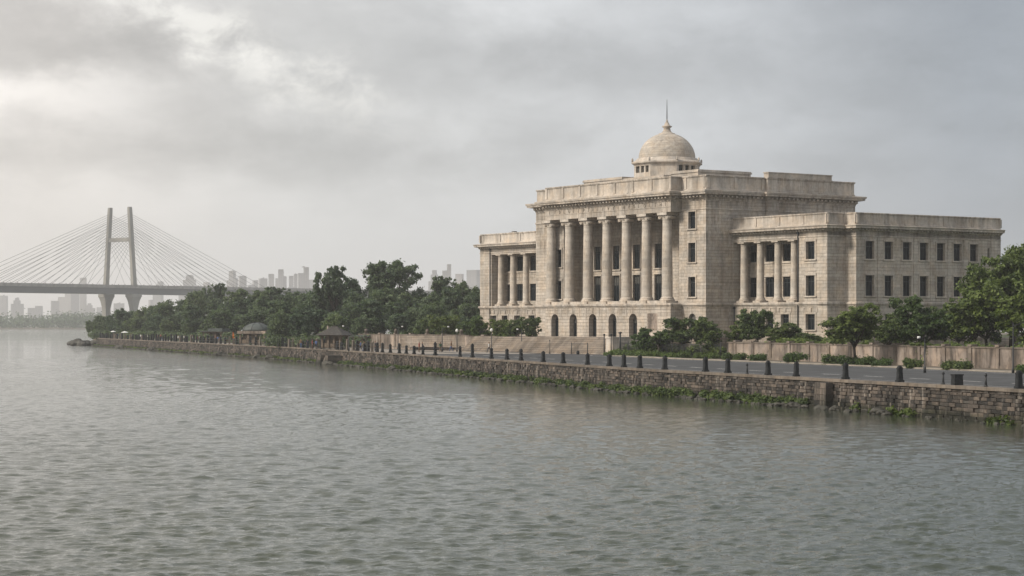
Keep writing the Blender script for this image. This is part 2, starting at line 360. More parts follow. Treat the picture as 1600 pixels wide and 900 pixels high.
def build_water():
    rs = np.random.RandomState(5)
    ys = [-350.0, -120.0, -40.0, 0.0, 12.0, 22.0]
    while ys[-1] < 900: ys.append(ys[-1]*(1.0020 if 44 < ys[-1] < 210 else (1.0028 if 44 < ys[-1] < 420 else 1.006))+.002)
    ys = np.array(ys + [1200, 1700, 2400, 3600, 12000.0])
    nx = 964; ks = np.concatenate([[-60, -25, -10, -4, -2, -1.5, -1.15], np.linspace(-1, 1, 950), [1.15, 1.5, 2, 4, 10, 25, 60]])
    wid = np.where(ys < 900, np.maximum(ys, 12)*.31+5, ys*.31+5+(ys-900)*.9)
    X = np.clip(ks[None, :]*wid[:, None], -11900, 11900); Y = np.repeat(ys[:, None], nx, 1)
    dx = np.zeros_like(X); dy = np.zeros_like(X); Z = np.zeros_like(X)
    cell = np.maximum(2*wid/950, np.gradient(ys))[:, None]
    for i in range(150):
        lam = .36*math.exp(rs.rand()**1.25*2.6); th = R(91)+rs.randn()*R(33)
        amp = .0056*lam**.85*(.5+rs.rand())*(.30 if lam > 2.6 else (.65 if lam > 1.3 else 1.25))
        k = 2*math.pi/lam; cx, sy = math.cos(th), math.sin(th)
        ph = k*(X*cx+Y*sy)+rs.rand()*6.28
        fade = np.clip((lam/cell-2.0)/1.5, 0, 1)
        env = .55+.45*np.sin(X*cx*.11+Y*.05*sy+rs.rand()*6.28+X*.03*rs.randn()) 
        Z += amp*fade*env*np.cos(ph)
        dx -= .8*amp*fade*env*cx*np.sin(ph); dy -= .8*amp*fade*env*sy*np.sin(ph)
    qx = np.array([Qx(y) if y < 670 else 400. for y in ys])
    calm = .10+.90*np.clip((qx[:, None]-X-2)/np.interp(ys, [150, 400], [42, 12])[:, None], 0.0, 1.0)
    Z *= (np.abs(ks) <= 1)[None, :]; Z *= calm; dx *= calm; dy *= calm
    Z[0] = Z[-1] = 0
    V = np.stack([X+dx, Y+dy, Z], -1).reshape(-1, 3)
    ny = len(ys); idx = np.arange(ny*nx).reshape(ny, nx)
    Fq = np.stack([idx[:-1, :-1], idx[:-1, 1:], idx[1:, 1:], idx[1:, :-1]], -1).reshape(-1, 4)
    me = bpy.data.meshes.new('river_water')
    me.vertices.add(len(V)); me.vertices.foreach_set('co', V.astype(np.float32).ravel())
    me.loops.add(Fq.size); me.loops.foreach_set('vertex_index', Fq.astype(np.int32).ravel())
    me.polygons.add(len(Fq)); me.polygons.foreach_set('loop_start', np.arange(0, Fq.size, 4, dtype=np.int32))
    me.polygons.foreach_set('use_smooth', np.ones(len(Fq), bool))
    at_ = me.attributes.new('calm', 'FLOAT', 'POINT'); at_.data.foreach_set('value', calm.astype(np.float32).ravel())
    me.materials.append(M['water']); me.update(calc_edges=True)
    o = link('river_water', me); tag(o, 'wide choppy grey green river', None, None, 'structure')
    # still, flat sheet a little lower round and under the waves so that the river has no edge
    b = MB(); b.face([(-12000, -400, -.35), (12000, -400, -.35), (12000, 12000, -.35), (-12000, 12000, -.35)])
    o = b.build('river_bed', M['soil']); tag(o, None, None, None, 'structure')
build_water()

def strip(name, fa, fb, ys, z, m, n=1, skirt=None):
    b = MB()
    for y0, y1 in zip(ys[:-1], ys[1:]):
        for i in range(n):
            def p(y, k): return fa(y)+(fb(y)-fa(y))*k/n
            b.face([(p(y0, i), y0, z), (p(y0, i+1), y0, z), (p(y1, i+1), y1, z), (p(y1, i), y1, z)])
    o = b.build(name, m); tag(o, None, None, None, 'structure'); return o
ysl = list(np.arange(-90, 681, 10.0))
def land():
    b = MB()
    for y0, y1 in zip(ysl[:-1], ysl[1:]):
        b.face([(Qx(y0)+.3, y0, ZR), (2500, y0, ZR), (2500, y1, ZR), (Qx(y1)+.3, y1, ZR)])
    back = [(Qx(680)+.3, 680), (2500, 680), (2500, 2600), (700, 1500), (120, 930), (-40, 830), (-112, 760), (-139, 712), (-140, 690)]
    b.face([(x, y, ZR) for x, y in back])
    for (xa, ya), (xb, yb) in zip(back[3:], back[4:]+[back[0]]):
        b.face([(xa, ya, ZR), (xa-2, ya-1, -1.2), (xb-2, yb-1, -1.2), (xb, yb, ZR)])
    o = b.build('ground', M['soil']); tag(o, None, None, None, 'structure')
land()
strip('road', lambda y: Qx(y)+1.2, lambda y: Kx(y), list(np.arange(-90, 322, 8.0)), ZR+.008, M['asphalt'])
strip('paved_promenade', lambda y: Qx(y)+1.0, lambda y: Qx(y)+26, list(np.arange(318, 680, 8.0)), ZR+.004, M['paving'])
def kerb():
    b = MB(); ys = list(np.arange(-80, 300, 6.0))
    for y0, y1 in zip(ys[:-1], ys[1:]):
        a, c = Kx(y0), Kx(y1)
        b.face([(a, y0, ZR), (a, y0, ZR+.14), (c, y1, ZR+.14), (c, y1, ZR)])
        b.face([(a, y0, ZR+.14), (a+.4, y0, ZR+.14), (c+.4, y1, ZR+.14), (c, y1, ZR+.14)])
    o = b.build('kerb', M['kerb']); tag(o, None, None, None, 'structure')
    strip('pavement', lambda y: Kx(y)+.4, lambda y: Kx(y)+1.7, ys, ZR+.13, M['paving'])
    strip('verge', lambda y: Kx(y)+1.7, lambda y: Wx(y)+.3, list(np.arange(-80, 270, 6.0)), ZR+.11, M['soil'])
    b = MB()
    for off, step, ln in ((8.2, 7.5, 3.2),):
        y = 60.0
        while y < 318:
            b.face([(Qx(y)+off, y, ZR+.012), (Qx(y)+off+.3, y, ZR+.012), (Qx(y+ln)+off+.3, y+ln, ZR+.012), (Qx(y+ln)+off, y+ln, ZR+.012)]); y += step
    y = 60.0
    while y < 318:
        for off in (-2.0,):
            b.face([(Kx(y)+off, y, ZR+.012), (Kx(y)+off+.16, y, ZR+.012), (Kx(y+6)+off+.16, y+6, ZR+.012), (Kx(y+6)+off, y+6, ZR+.012)])
        b.face([(Qx(y)+2.6, y, ZR+.012), (Qx(y)+2.72, y, ZR+.012), (Qx(y+6)+2.72, y+6, ZR+.012), (Qx(y+6)+2.6, y+6, ZR+.012)])
        y += 6
    o = b.build('road_marking', M['paint']); tag(o, None, None, None, 'structure')
kerb()
# raised gardens round the hall
b = MB()
for y0, y1 in zip(np.arange(120, 270, 10.0), np.arange(130, 280, 10.0)):
    b.face([(Wx(y0)+.25, y0, 3.4), (250, y0, 5.0), (250, y1, 5.0), (Wx(y1)+.25, y1, 3.4)])
b.face([(28.4, 270, 3.4), (250, 270, 5.0), (250, 400, 5.0), (80, 400, 5.0), (17, 305, 2.6)])
tag(b.build('garden_ground', M['lawn']), None, None, None, 'structure')
b = MB(); b.face([(-6000, 2740, 1.0), (6000, 2740, 1.0), (11500, 11900, 2.0), (-11500, 11900, 2.0)])
b.face([(-6000, 2732, -.3), (6000, 2732, -.3), (6000, 2740, 1.0), (-6000, 2740, 1.0)])
tag(b.build('far_shore_ground', M['soil']), None, None, None, 'structure')

# ------------------------------------------------------------------ quay wall, built block by block
def resample(step):
    out = []; y = -80.0
    while y < 674:
        x = Qx(y); d = (Qx(y+.5)-Qx(y-.5)); L = math.hypot(d, 1.0)
        out.append((x, y, d/L, 1.0/L)); y += step/L
    return out
RS = resample(.5)
ARC = [i*.5 for i in range(len(RS))]
def qpt(s, out=0.0):
    i = min(max(s/.5, 0), len(RS)-1.001); k = int(i); f = i-k
    a, c = RS[k], RS[k+1]
    x = a[0]+(c[0]-a[0])*f; y = a[1]+(c[1]-a[1])*f
    return Vector((x-a[3]*out, y+a[2]*out, 0))
SMAX = ARC[-1]
def quay():
    rnd = random.Random(3)
    root = empty('quay_wall', qpt(240))
    tag(root, 'long weathered stone block quay wall rising from the river below the road', 'quay wall')
    org = Vector(root.location)
    b = MB(); core = MB(); cop = MB()
    zs = [-.75, -.38, -.05, .27, .60, .90, 1.2, 1.48, 1.76, 2.02, 2.22]
    # lower courses batter outwards
    def batter(z): return .28*max(0, (2.2-z)/2.9)
    s_start = 30
    for z0, z1 in zip(zs[:-1], zs[1:]):
        s = s_start+rnd.random()
        while s < SMAX-1:
            yy = qpt(s).y; k = 1.0 if yy < 330 else (1.4 if yy < 450 else 1.8)
            L = rnd.uniform(.38, 1.0)*k*(1.25 if z0 < .3 else 1)
            o = batter(z0)+rnd.uniform(-.08, .09)+(.10*rnd.random() if z0 < .1 else 0)
            g = .012; zz0, zz1 = z0+g+rnd.uniform(-.015, .015), z1-g+rnd.uniform(-.015, .015)
            pa, pb = qpt(s+g, o)-org, qpt(s+L-g, o)-org
            ia, ib = qpt(s+g, o-.3)-org, qpt(s+L-g, o-.3)-org
            bv = .02
            fa, fb = qpt(s+g+bv, o+.025)-org, qpt(s+L-g-bv, o+.025)-org
            t1, t2 = rnd.uniform(-.03, .03), rnd.uniform(-.03, .03)
            P = [(pa.x, pa.y, zz0), (pb.x, pb.y, zz0+t1*.5), (pb.x, pb.y, zz1), (pa.x, pa.y, zz1+t2*.5)]
            I = [(ia.x, ia.y, zz0), (ib.x, ib.y, zz0), (ib.x, ib.y, zz1), (ia.x, ia.y, zz1)]
            Fc = [(fa.x, fa.y, zz0+bv), (fb.x, fb.y, zz0+bv), (fb.x, fb.y, zz1-bv), (fa.x, fa.y, zz1-bv)]
            k0 = len(b.v); b.v += P+I+Fc
            for fc in ((8, 11, 10, 9), (0, 8, 9, 1), (1, 9, 10, 2), (2, 10, 11, 3), (3, 11, 8, 0), (0, 1, 5, 4), (1, 2, 6, 5), (2, 3, 7, 6), (3, 0, 4, 7)):
                b.f.append(tuple(k0+i for i in fc)); b.uv += [(0, 0)]*4; b.mi.append(0); b.sm.append(False)
            s += L
    b.build('stone_block_facing', M['blocks'], root)
    st = 4.0; s = s_start
    while s < SMAX-st:
        p, q = qpt(s)-org, qpt(s+st)-org; pi, qi = qpt(s, -.12)-org, qpt(s+st, -.12)-org
        core.face([(p.x, p.y, -1.2), (pi.x, pi.y, 2.24), (qi.x, qi.y, 2.24), (q.x, q.y, -1.2)])
        s += st
    core.build('mortar_core', M['mortar'], root)
    s = s_start
    while s < SMAX-3:
        L = 3.0; a = [qpt(s, .14)-org, qpt(s+L, .14)-org, qpt(s+L, -.75)-org, qpt(s, -.75)-org]
        dz = rnd.uniform(-.012, .012)
        cop.face([(a[0].x, a[0].y, 2.24), (a[0].x, a[0].y, 2.5+dz), (a[1].x, a[1].y, 2.5+dz), (a[1].x, a[1].y, 2.24)], [(s, 0), (s, .26), (s+L, .26), (s+L, 0)])
        cop.face([(a[0].x, a[0].y, 2.5+dz), (a[3].x, a[3].y, 2.5+dz), (a[2].x, a[2].y, 2.5+dz), (a[1].x, a[1].y, 2.5+dz)], [(s, 0), (s, .9), (s+L, .9), (s+L, 0)])
        cop.face([(a[0].x, a[0].y, 2.24), (a[1].x, a[1].y, 2.24), (a[2].x, a[2].y, 2.24), (a[3].x, a[3].y, 2.24)], [(s, 0), (s+L, 0), (s+L, .9), (s, .9)])
        s += L
    cop.build('coping', M['coping'], root)
    return root, org
QROOT, QORG = quay()
def s_at_px(px, z=2.5):                 # arc length where the quay edge is seen at px
    best = min(range(len(RS)), key=lambda i: abs((RS[i][0]/RS[i][1] if RS[i][1] > 20 else 9)-(px-800)/F))
    return ARC[best]
def wedge(name, s0, s1, out, z1, mtl, slope=False):
    b = MB(); n = 6
    rnd = random.Random(s0)
    for i in range(n):                  # courses of rough blocks
        z0_, z1_ = -.8+(z1+.8)*i/n, -.8+(z1+.8)*(i+1)/n-.02
        so = out*(1-.10*i/n)
        L = (s1-s0)/2
        for j in range(2):
            a0, a1 = s0+L*j+.01, s0+L*(j+1)-.01
            e = rnd.uniform(-.03, .03)
            if slope: a1 = a0+(a1-a0)*(1-i/n*.7)
            pts = [qpt(a0, so+e)-QORG, qpt(a1, so+e)-QORG, qpt(a1, .2)-QORG, qpt(a0, .2)-QORG]
            b.prism([(p.x, p.y) for p in pts][::-1], z0_, z1_)
    return b.build(name, mtl, QROOT)
s_b = s_at_px(1296)
wedge('buttress', s_b-1.0, s_b+1.1, .95, 2.2, M['blocks'])
s_r = s_at_px(520)
wedge('landing_ramp', s_r-9, s_r+3, 3.0, 1.6, M['blocks'], True)

# ------------------------------------------------------------------ foliage builders
def leaf_quads(rs, C, Rr, n, size, flat=.62, up=.6):
    """n leaf faces spread through blobs C (k,3) of radius Rr (k,)"""
    k = len(C); w = Rr**2; idx = rs.choice(k, n, p=w/w.sum())
    d = rs.randn(n, 3); d /= np.linalg.norm(d, axis=1)[:, None]
    rad = Rr[idx]*(rs.rand(n)**.5)*np.exp(rs.randn(n)*.22)
    P = C[idx]+d*rad[:, None]*np.array([1, 1, flat])
    nrm = d*.7+np.array([0, 0, up])+rs.randn(n, 3)*.55; nrm /= np.linalg.norm(nrm, axis=1)[:, None]
    a = np.cross(nrm, rs.randn(n, 3)); a /= np.linalg.norm(a, axis=1)[:, None]; bb = np.cross(nrm, a)
    s = size*rs.uniform(.6, 1.35, n)[:, None]
    return np.stack([P-a*s, P-bb*s*.55, P+a*s, P+bb*s*.55], 1)
def crown(seed, rx, rz, zc, nclump, nleaf, size, open_=.0, m='leaf', spread=.30):
    rs = np.random.RandomState(seed); C = []
    lob = [(rs.uniform(-.55, .55), rs.uniform(-.55, .55), rs.uniform(-.35, .5), rs.uniform(.45, .7)) for _ in range(5)]
    while len(C) < nclump:
        l = lob[rs.randint(5)]; d = rs.randn(3); d /= np.linalg.norm(d); r = rs.rand()**.5*l[3]
        p = np.array([l[0], l[1], l[2]])+d*r*np.array([1, 1, .85])
        if p[2] < -.95 or (p[0]**2+p[1]**2) > 1.0 or rs.rand() < open_*max(0, .6-np.linalg.norm(p)): continue
        C.append(p)
    C = np.array(C)*np.array([rx, rx, rz])+np.array([0, 0, zc])
    Rr = rs.uniform(.5, 1.15, nclump)*rx*spread
    return C, quads_mesh('crown', leaf_quads(rs, C, Rr, nleaf, size), M[m])
def trunk(seed, C, H, r0, fork=.35, lean=.3, nl=16):
    rnd = random.Random(seed); b = MB()
    f = Vector((rnd.uniform(-lean, lean), rnd.uniform(-lean, lean), H*fork))
    b.tube([(0, 0, -.3), (0, 0, .15), f*.5+Vector((.1, 0, 0)), f], [r0*1.5, r0*1.08, r0*.92, r0*.85], 8)
    for c in rnd.sample(list(map(tuple, C)), min(nl, len(C))):
        c = Vector(c); mid = f.lerp(c, .5)+Vector((0, 0, -.06*H*rnd.random()))
        b.tube([f-Vector((0, 0, .05)), f.lerp(mid, .5)+Vector((rnd.uniform(-.2, .2), rnd.uniform(-.2, .2), 0)), mid, c], [r0*.5, r0*.38, r0*.27, r0*.09], 5, cap=False)
    return b.mesh('trunk', M['bark'])
TREES = {}
def tree_kind(key, seed, H, rx, rz, zc, ncl, nleaf, size, open_=0, m='leaf', r0=.25, fork=.35, spread=.3):
    C, cm = crown(seed, rx, rz, zc, ncl, nleaf, size, open_, m, spread)
    top = max(v.co.z for v in cm.vertices)
    TREES[key] = (trunk(seed, C, H, r0, fork), cm, top, rx)
tree_kind('wood1', 11, 12, 5.2, 4.8, 6.6, 210, 15000, .27, .2, 'leafw', .34, .3, .20)
tree_kind('wood2', 12, 12, 4.6, 5.2, 6.3, 190, 14000, .27, .2, 'leafw', .30, .3, .20)
tree_kind('wood3', 13, 12, 5.8, 4.6, 6.8, 230, 15000, .28, .3, 'leafw', .36, .35, .19)
tree_kind('airy1', 21, 15, 6.0, 4.8, 10.2, 200, 13000, .25, .9, 'leafw', .42, .42, .135)
tree_kind('airy2', 22, 14, 5.0, 5.0, 9.0, 170, 11500, .25, .9, 'leafw', .36, .38, .145)
tree_kind('small1', 31, 6, 2.6, 2.3, 3.5, 95, 6500, .16, .8, 'leaf', .13, .3, .19)
tree_kind('small2', 32, 6, 2.3, 2.5, 3.4, 85, 5600, .16, .8, 'leaf', .11, .3, .20)
tree_kind('mid1', 41, 8, 3.0, 3.3, 4.5, 170, 13000, .165, .6, 'leaf', .16, .24, .165)
tree_kind('mid2', 42, 8, 3.0, 3.2, 4.6, 160, 12500, .165, .6, 'leaf', .16, .25, .165)
tree_kind('big', 51, 14, 5.6, 6.2, 7.6, 300, 30000, .20, .5, 'leaf', .4, .2, .15)
tree_kind('fresh', 61, 5, 2.2, 1.9, 2.4, 75, 5200, .16, .6, 'leafl', .1, .25, .20)
def add_tree(name, kind, x, y, z, H, W, label, cat='tree', group=None, rz=None, parts=True):
    tm, cm, top, rx = TREES[kind]
    rnd = random.Random(int(x*13+y*7))
    r = empty(name, (x, y, z), rnd.uniform(0, 6.28) if rz is None else rz)
    r.scale = (W/(2*rx*.98), W/(2*rx*.98), H/top); tag(r, label, cat, group)
    link('trunk', tm, r); link('crown', cm, r); return r
# ------------------------------------------------------------------ the domed hall
# local frame: x runs right along the front, y into the building, origin at the right front corner of the portico
PX, PY = 24.75, 321.0; CU, SU = .565, .8251
def lx(px, y): r = (px-800)/F; return (r*(PY+CU*y)-PX-SU*y)/(CU+SU*r)
def ly(px, x): r = (px-800)/F; return (PX+CU*x-r*(PY-SU*x))/(CU*r-SU)
def lz(py, x, y): return CAMZ-(py-HZ)*(PY-SU*x+CU*y)/F
HALL = empty('domed_hall', (PX, PY, 0), -math.atan2(SU, CU))
tag(HALL, 'large pale limestone hall with giant columned portico, round dome and two lower wings', 'building')

def wall(mb, ax, pl, a0, a1, z0, z1, holes=(), dep=.5, sg=1, mi=0):
    """a wall along x (ax='x', at y=pl, facing -y) or along y (ax='y', at x=pl, facing +x; sg=-1 faces -x) with real openings"""
    def P(a, z, d):
        return (a, pl+d, z) if ax == 'x' else (pl-d*sg, a, z)
    flip = (ax == 'y' and sg < 0)
    def q(*pts):
        mb.face(list(pts)[::-1] if flip else list(pts), mi=mi)
    As = sorted({a0, a1, *[h[0] for h in holes], *[h[1] for h in holes]}); Zs = sorted({z0, z1, *[h[2] for h in holes], *[h[3] for h in holes]})
    for i in range(len(As)-1):
        for j in range(len(Zs)-1):
            ca, cz = (As[i]+As[i+1])/2, (Zs[j]+Zs[j+1])/2
            if any(h[0] < ca < h[1] and h[2] < cz < h[3] for h in holes): continue
            q(P(As[i], Zs[j], 0), P(As[i+1], Zs[j], 0), P(As[i+1], Zs[j+1], 0), P(As[i], Zs[j+1], 0))
    for h in holes:
        b0, b1, c0, c1 = h[:4]; arch = len(h) > 4 and h[4]
        q(P(b0, c0, dep), P(b1, c0, dep), P(b1, c0, 0), P(b0, c0, 0))
        if not arch:
            q(P(b0, c0, 0), P(b0, c1, 0), P(b0, c1, dep), P(b0, c0, dep))
            q(P(b1, c0, dep), P(b1, c1, dep), P(b1, c1, 0), P(b1, c0, 0))
            q(P(b0, c1, 0), P(b1, c1, 0), P(b1, c1, dep), P(b0, c1, dep))
        else:
            rad = (b1-b0)/2; zc = c1-rad; n = 10
            arc = [((b0+b1)/2-rad*math.cos(math.pi*k/n), zc+rad*math.sin(math.pi*k/n)) for k in range(n+1)]
            q(P(b0, c0, 0), P(b0, zc, 0), P(b0, zc, dep), P(b0, c0, dep))
            q(P(b1, c0, dep), P(b1, zc, dep), P(b1, zc, 0), P(b1, c0, 0))
            for (xa, za), (xb, zb) in zip(arc[:-1], arc[1:]):
                q(P(xa, za, 0), P(xb, zb, 0), P(xb, zb, dep), P(xa, za, dep))
                q(P(xa, za, 0), P(xa, c1, 0), P(xb, c1, 0), P(xb, zb, 0)) if flip else q(P(xa, za, 0), P(xb, zb, 0), P(xb, c1, 0), P(xa, c1, 0))

WCACHE = {}
def window(w, h, x, y, z, face='x', sg=1, arch=False, name='window', bars=2):
    key = (round(w, 2), round(h, 2), arch, bars)
    if key not in WCACHE:
        f = MB(); g = MB(); t = .07
        if arch:
            rad = w/2; pts = [(-w/2, 0), (w/2, 0)]+[(rad*math.cos(math.pi*k/10), h-rad+rad*math.sin(math.pi*k/10)) for k in range(11)]
            g.face([(a, .05, c) for a, c in pts])
            f.box(-w/2, -w/2+t, -.04, .03, 0, h-rad); f.box(w/2-t, w/2, -.04, .03, 0, h-rad)
            f.box(-w/2+t, w/2-t, -.05, .02, h-rad-.05, h-rad+.06)
        else:
            g.face([(-w/2, .05, 0), (w/2, .05, 0), (w/2, .05, h), (-w/2, .05, h)])
            f.box(-w/2, -w/2+t, -.04, .03, 0, h); f.box(w/2-t, w/2, -.04, .03, 0, h)
            f.box(-w/2+t, w/2-t, -.04, .03, 0, t); f.box(-w/2+t, w/2-t, -.04, .03, h-t, h)
            f.box(-w/2+t, w/2-t, -.035, .02, h*.70, h*.70+.07)
        for k in range(1, bars+1):
            a = -w/2+w*k/(bars+1); f.box(a-.03, a+.03, -.03, .025, t, h-(w/2 if arch else t))
        WCACHE[key] = (f.mesh('window_frame', M['frame']), g.mesh('window_pane', M['glass']))
    fm, gm = WCACHE[key]
    o = link(name, fm, HALL, (x, y, z), 0 if face == 'x' else (math.pi/2 if sg > 0 else -math.pi/2))
    link('pane', gm, o); return o

def surround(ax, pl, b0, b1, c0, c1, sg=1, w=.22, p=.09, sill=True, key=False):
    mb = MB()
    def bx(a, b, z0, z1, pr):
        if ax == 'x': mb.box(a, b, pl-pr, pl+.02, z0, z1)
        else: mb.box(pl-.02, pl+pr, a, b, z0, z1) if sg > 0 else mb.box(pl-pr, pl+.02, a, b, z0, z1)
    bx(b0-w, b0-.003, c0, c1, p); bx(b1+.003, b1+w, c0, c1, p); bx(b0-w-.04, b1+w+.04, c1+.003, c1+w+.05, p+.03)
    if sill: bx(b0-w-.1, b1+w+.1, c0-.2, c0-.003, p+.12)
    if key:
        c = (b0+b1)/2; bx(c-.22, c+.22, c1+w+.06, c1+.95, p+.06); bx(b0-.55, b0-.4, c1+.3, c1+.95, p); bx(b1+.4, b1+.55, c1+.3, c1+.95, p)
        bx(b0-.55, c-.25, c1+.95, c1+1.05, p); bx(c+.25, b1+.55, c1+.95, c1+1.05, p)
    mb.build('window_surround', M['trim'], HALL)

def sweep(mb, path, prof, closed=False, mi=0):
    """profile [(out, z)] carried round a plan path, outward on the right-hand side of travel"""
    n = len(path); P = [Vector((*p, 0)) for p in path]; offs = []
    for i in range(n):
        a = P[i]-P[i-1] if (closed or i > 0) else P[1]-P[0]
        c = P[(i+1) % n]-P[i] if (closed or i < n-1) else P[-1]-P[-2]
        a.normalize(); c.normalize()
        na = Vector((a.y, -a.x, 0)); nc = Vector((c.y, -c.x, 0)); m_ = na+nc; m_ /= max(m_.length_squared/2, .2)
        offs.append(m_)
    L = [0]
    for i in range(n): L.append(L[-1]+(P[(i+1) % n]-P[i]).length)
    for i in range(n if closed else n-1):
        j = (i+1) % n
        run = 0.0
        for (o0, z0), (o1, z1) in zip(prof[:-1], prof[1:]):
            a, b_ = P[i]+offs[i]*o0, P[j]+offs[j]*o0; c, d = P[j]+offs[j]*o1, P[i]+offs[i]*o1
            st = math.hypot(o1-o0, z1-z0)
            vv = z0 if abs(z1-z0) > abs(o1-o0) else z0+.01
            mb.face([(a.x, a.y, z0), (b_.x, b_.y, z0), (c.x, c.y, z1), (d.x, d.y, z1)], [(L[i], vv), (L[i+1], vv), (L[i+1], vv+st), (L[i], vv+st)], mi)
    if not closed:
        for i, rev in ((0, False), (n-1, True)):
            pts = [P[i]+offs[i]*o for o, z in prof]; pts = [(p.x, p.y, z) for p, (o, z) in zip(pts, prof)]
            mb.face(pts[::-1] if rev else pts, mi=mi)
def dentils(mb, path, out, z0, z1, w=.42, gap=.48, dep=.34, closed=False):
    n = len(path)
    for i in range(n if closed else n-1):
        a, c = Vector(path[i]), Vector(path[(i+1) % n]); d = c-a; L = d.length; d /= L; nr = Vector((d.y, -d.x))
        k = int(L/(w+gap))
        if k < 1: continue
        st = L/k
        for q in range(k):
            s = (q+.5)*st-w/2
            p0 = a+d*s+nr*out; p1 = a+d*(s+w)+nr*out; p2 = p1+nr*dep; p3 = p0+nr*dep
            mb.prism([(p0.x, p0.y), (p3.x, p3.y), (p2.x, p2.y), (p1.x, p1.y)], z0, z1)

G0 = 4.6; ST = 10.0; PT = 10.35      # ground, string course, podium top
ME, MC, MP = 24.6, 27.85, 30.15        # underside of entablature, cornice top, parapet top (main)
WE, WC, WPt = 19.7, 21.75, 23.55       # the same for the wings
y_m, x_r, x_l, y_b = 2.2, 5.9, -39.7, 33.7
y_w = 7.6
xw_r, xw_l = 27.2, -65.3
rec_l = lx(881, y_m); rec_r = -.6       # portico recess
yb = 7.6                                # its back wall
# --- main block
b = MB()
zs3 = [(11.3, 14.4), (16.7, 19.7), (21.9, 24.6-.05)]
wmain = lx(1081.5, y_m); wl = lx(873.5, y_m)
hm = [(wmain-.85, wmain+.85, *z) for z in zs3]
wall(b, 'x', y_m, rec_r, x_r, PT, 26.3, hm)
hg = [(wmain-.9, wmain+.9, 5.6, 8.7, True)]
wall(b, 'x', y_m, 0, x_r, G0, PT, hg)
hl = [(wl-.8, wl+.8, *z) for z in zs3[:2]]
wall(b, 'x', y_m, x_l, rec_l, PT, 26.3, hl)
wall(b, 'x', y_m, x_l, -33.8, G0, PT)
wall(b, 'x', y_m-.0, rec_l, rec_r, ME, 26.3)
ys0, ys1 = ly(1196, x_r), ly(1301, x_r+.5)
wall(b, 'y', x_r, y_m, ys0, G0, 26.3); wall(b, 'y', x_r, ys1, y_b, G0, 26.3)
wall(b, 'y', x_r+.5, ys0, ys1, G0, 26.3)
wall(b, 'x', ys0, x_r, x_r+.5, G0, 26.3)
wall(b, 'y', x_l, y_m, y_b, G0, 26.3, sg=-1)
b.face([(x_r, y_b, G0), (x_l, y_b, G0), (x_l, y_b, MC), (x_r, y_b, MC)])
b.build('main_block_wall', M['ashlar'], HALL)
for z in zs3:
    window(1.7, z[1]-z[0], wmain, y_m+.45, z[0])
for z in zs3[:2]:
    window(1.6, z[1]-z[0], wl, y_m+.45, z[0])
window(1.8, 3.1, wmain, y_m+.45, 5.6, arch=True)
# --- loggia behind the columns
b = MB()
bx_w = [lx(p, yb) for p in (909, 934, 963, 995, 1029)]
lh = [(x-1.0, x+1.0, 10.6, 15.2) for x in bx_w]+[(x-.95, x+.95, 16.2, 20.2) for x in bx_w]
wall(b, 'x', yb, rec_l, rec_r, PT, ME, lh, .35)
wall(b, 'y', rec_l, y_m, yb, PT, ME); wall(b, 'y', rec_r, y_m, yb, PT, ME, sg=-1)
b.face([(rec_l, y_m, ME), (rec_l, yb, ME), (rec_r, yb, ME), (rec_r, y_m, ME)])
b.face([(rec_l, y_m, PT), (rec_r, y_m, PT), (rec_r, yb, PT), (rec_l, yb, PT)])
for i, x in enumerate(bx_w[:-1]):
    c = (x+bx_w[i+1])/2
    b.box(c-.7, c+.7, yb-.45, yb+.01, PT, ME-.8)
b.box(rec_l, rec_r, yb-.5, yb+.01, ME-.8, ME-.003)
b.build('loggia_wall', M['ashlar'], HALL)
for x in bx_w:
    surround('x', yb, x-1.0, x+1.0, 10.6, 15.2, sill=False); surround('x', yb, x-.95, x+.95, 16.2, 20.2)
for x in bx_w:
    window(2.0, 4.6, x, yb+.3, 10.6, name='portico_door'); window(1.9, 4.0, x, yb+.3, 16.2)
# --- portico podium with five arched doorways
b = MB()
ax_ = [lx(p, 0) for p in (867, 895.5, 926, 957, 989)]
ah = [(x-1.05, x+1.05, 5.0, 8.75, True) for x in ax_]
wall(b, 'x', 0, -33.8, 0, G0, PT, ah, 1.1)
wall(b, 'y', 0, 0, y_m, G0, PT); wall(b, 'y', -33.8, 0, y_m, G0, PT, sg=-1)
b.face([(-33.8, 0, PT), (0, 0, PT), (0, y_m, PT), (-33.8, y_m, PT)])
b.build('portico_podium', M['rustic'], HALL)
for x in ax_: window(2.1, 3.75, x, .95, 5.0, arch=True, name='arched_doorway')
for x in ax_:                           # voussoirs and keystones in relief
    b = MB()
    for s in (-1, 1):
        b.box(x+s*1.75-.07, x+s*1.75+.07, -.05, .01, 8.2, 9.7)
        b.prism([(x+s*.17-.07, -.06), (x+s*.17+.07, -.06), (x+s*.17+.07, .01), (x+s*.17-.07, .01)], 8.85, 9.7)
    b.box(x-1.82, x+1.82, -.05, .01, 9.703, 9.82)
    b.build('arch_moulding', M['trim'], HALL)
    b = MB(); b.box(x-1.6, x+1.6, -.25, .3, 4.85, 5.0); b.build('door_sill', M['trim'], HALL)
b = MB()
xp = lx(1019.5, 0)
b.box(xp-1.35, xp+1.35, -.05, .01, 5.9, 6.05); b.box(xp-1.35, xp+1.35, -.05, .01, 8.75, 8.9)
b.box(xp-1.35, xp-1.2, -.05, .01, 6.053, 8.747); b.box(xp+1.2, xp+1.35, -.05, .01, 6.053, 8.747)
b.build('panel_frame', M['trim'], HALL)
# carved relief panel
rs = np.random.RandomState(4); b = MB()
for i in range(15):
    for j in range(17):
        d = .02+.09*rs.rand(); x0 = xp-1.2+i*.16; z0 = 6.06+j*.158
        b.box(x0, x0+.15, -d, .005, z0, z0+.148, skip='b')
b.build('carved_panel', M['oldwall'], HALL)
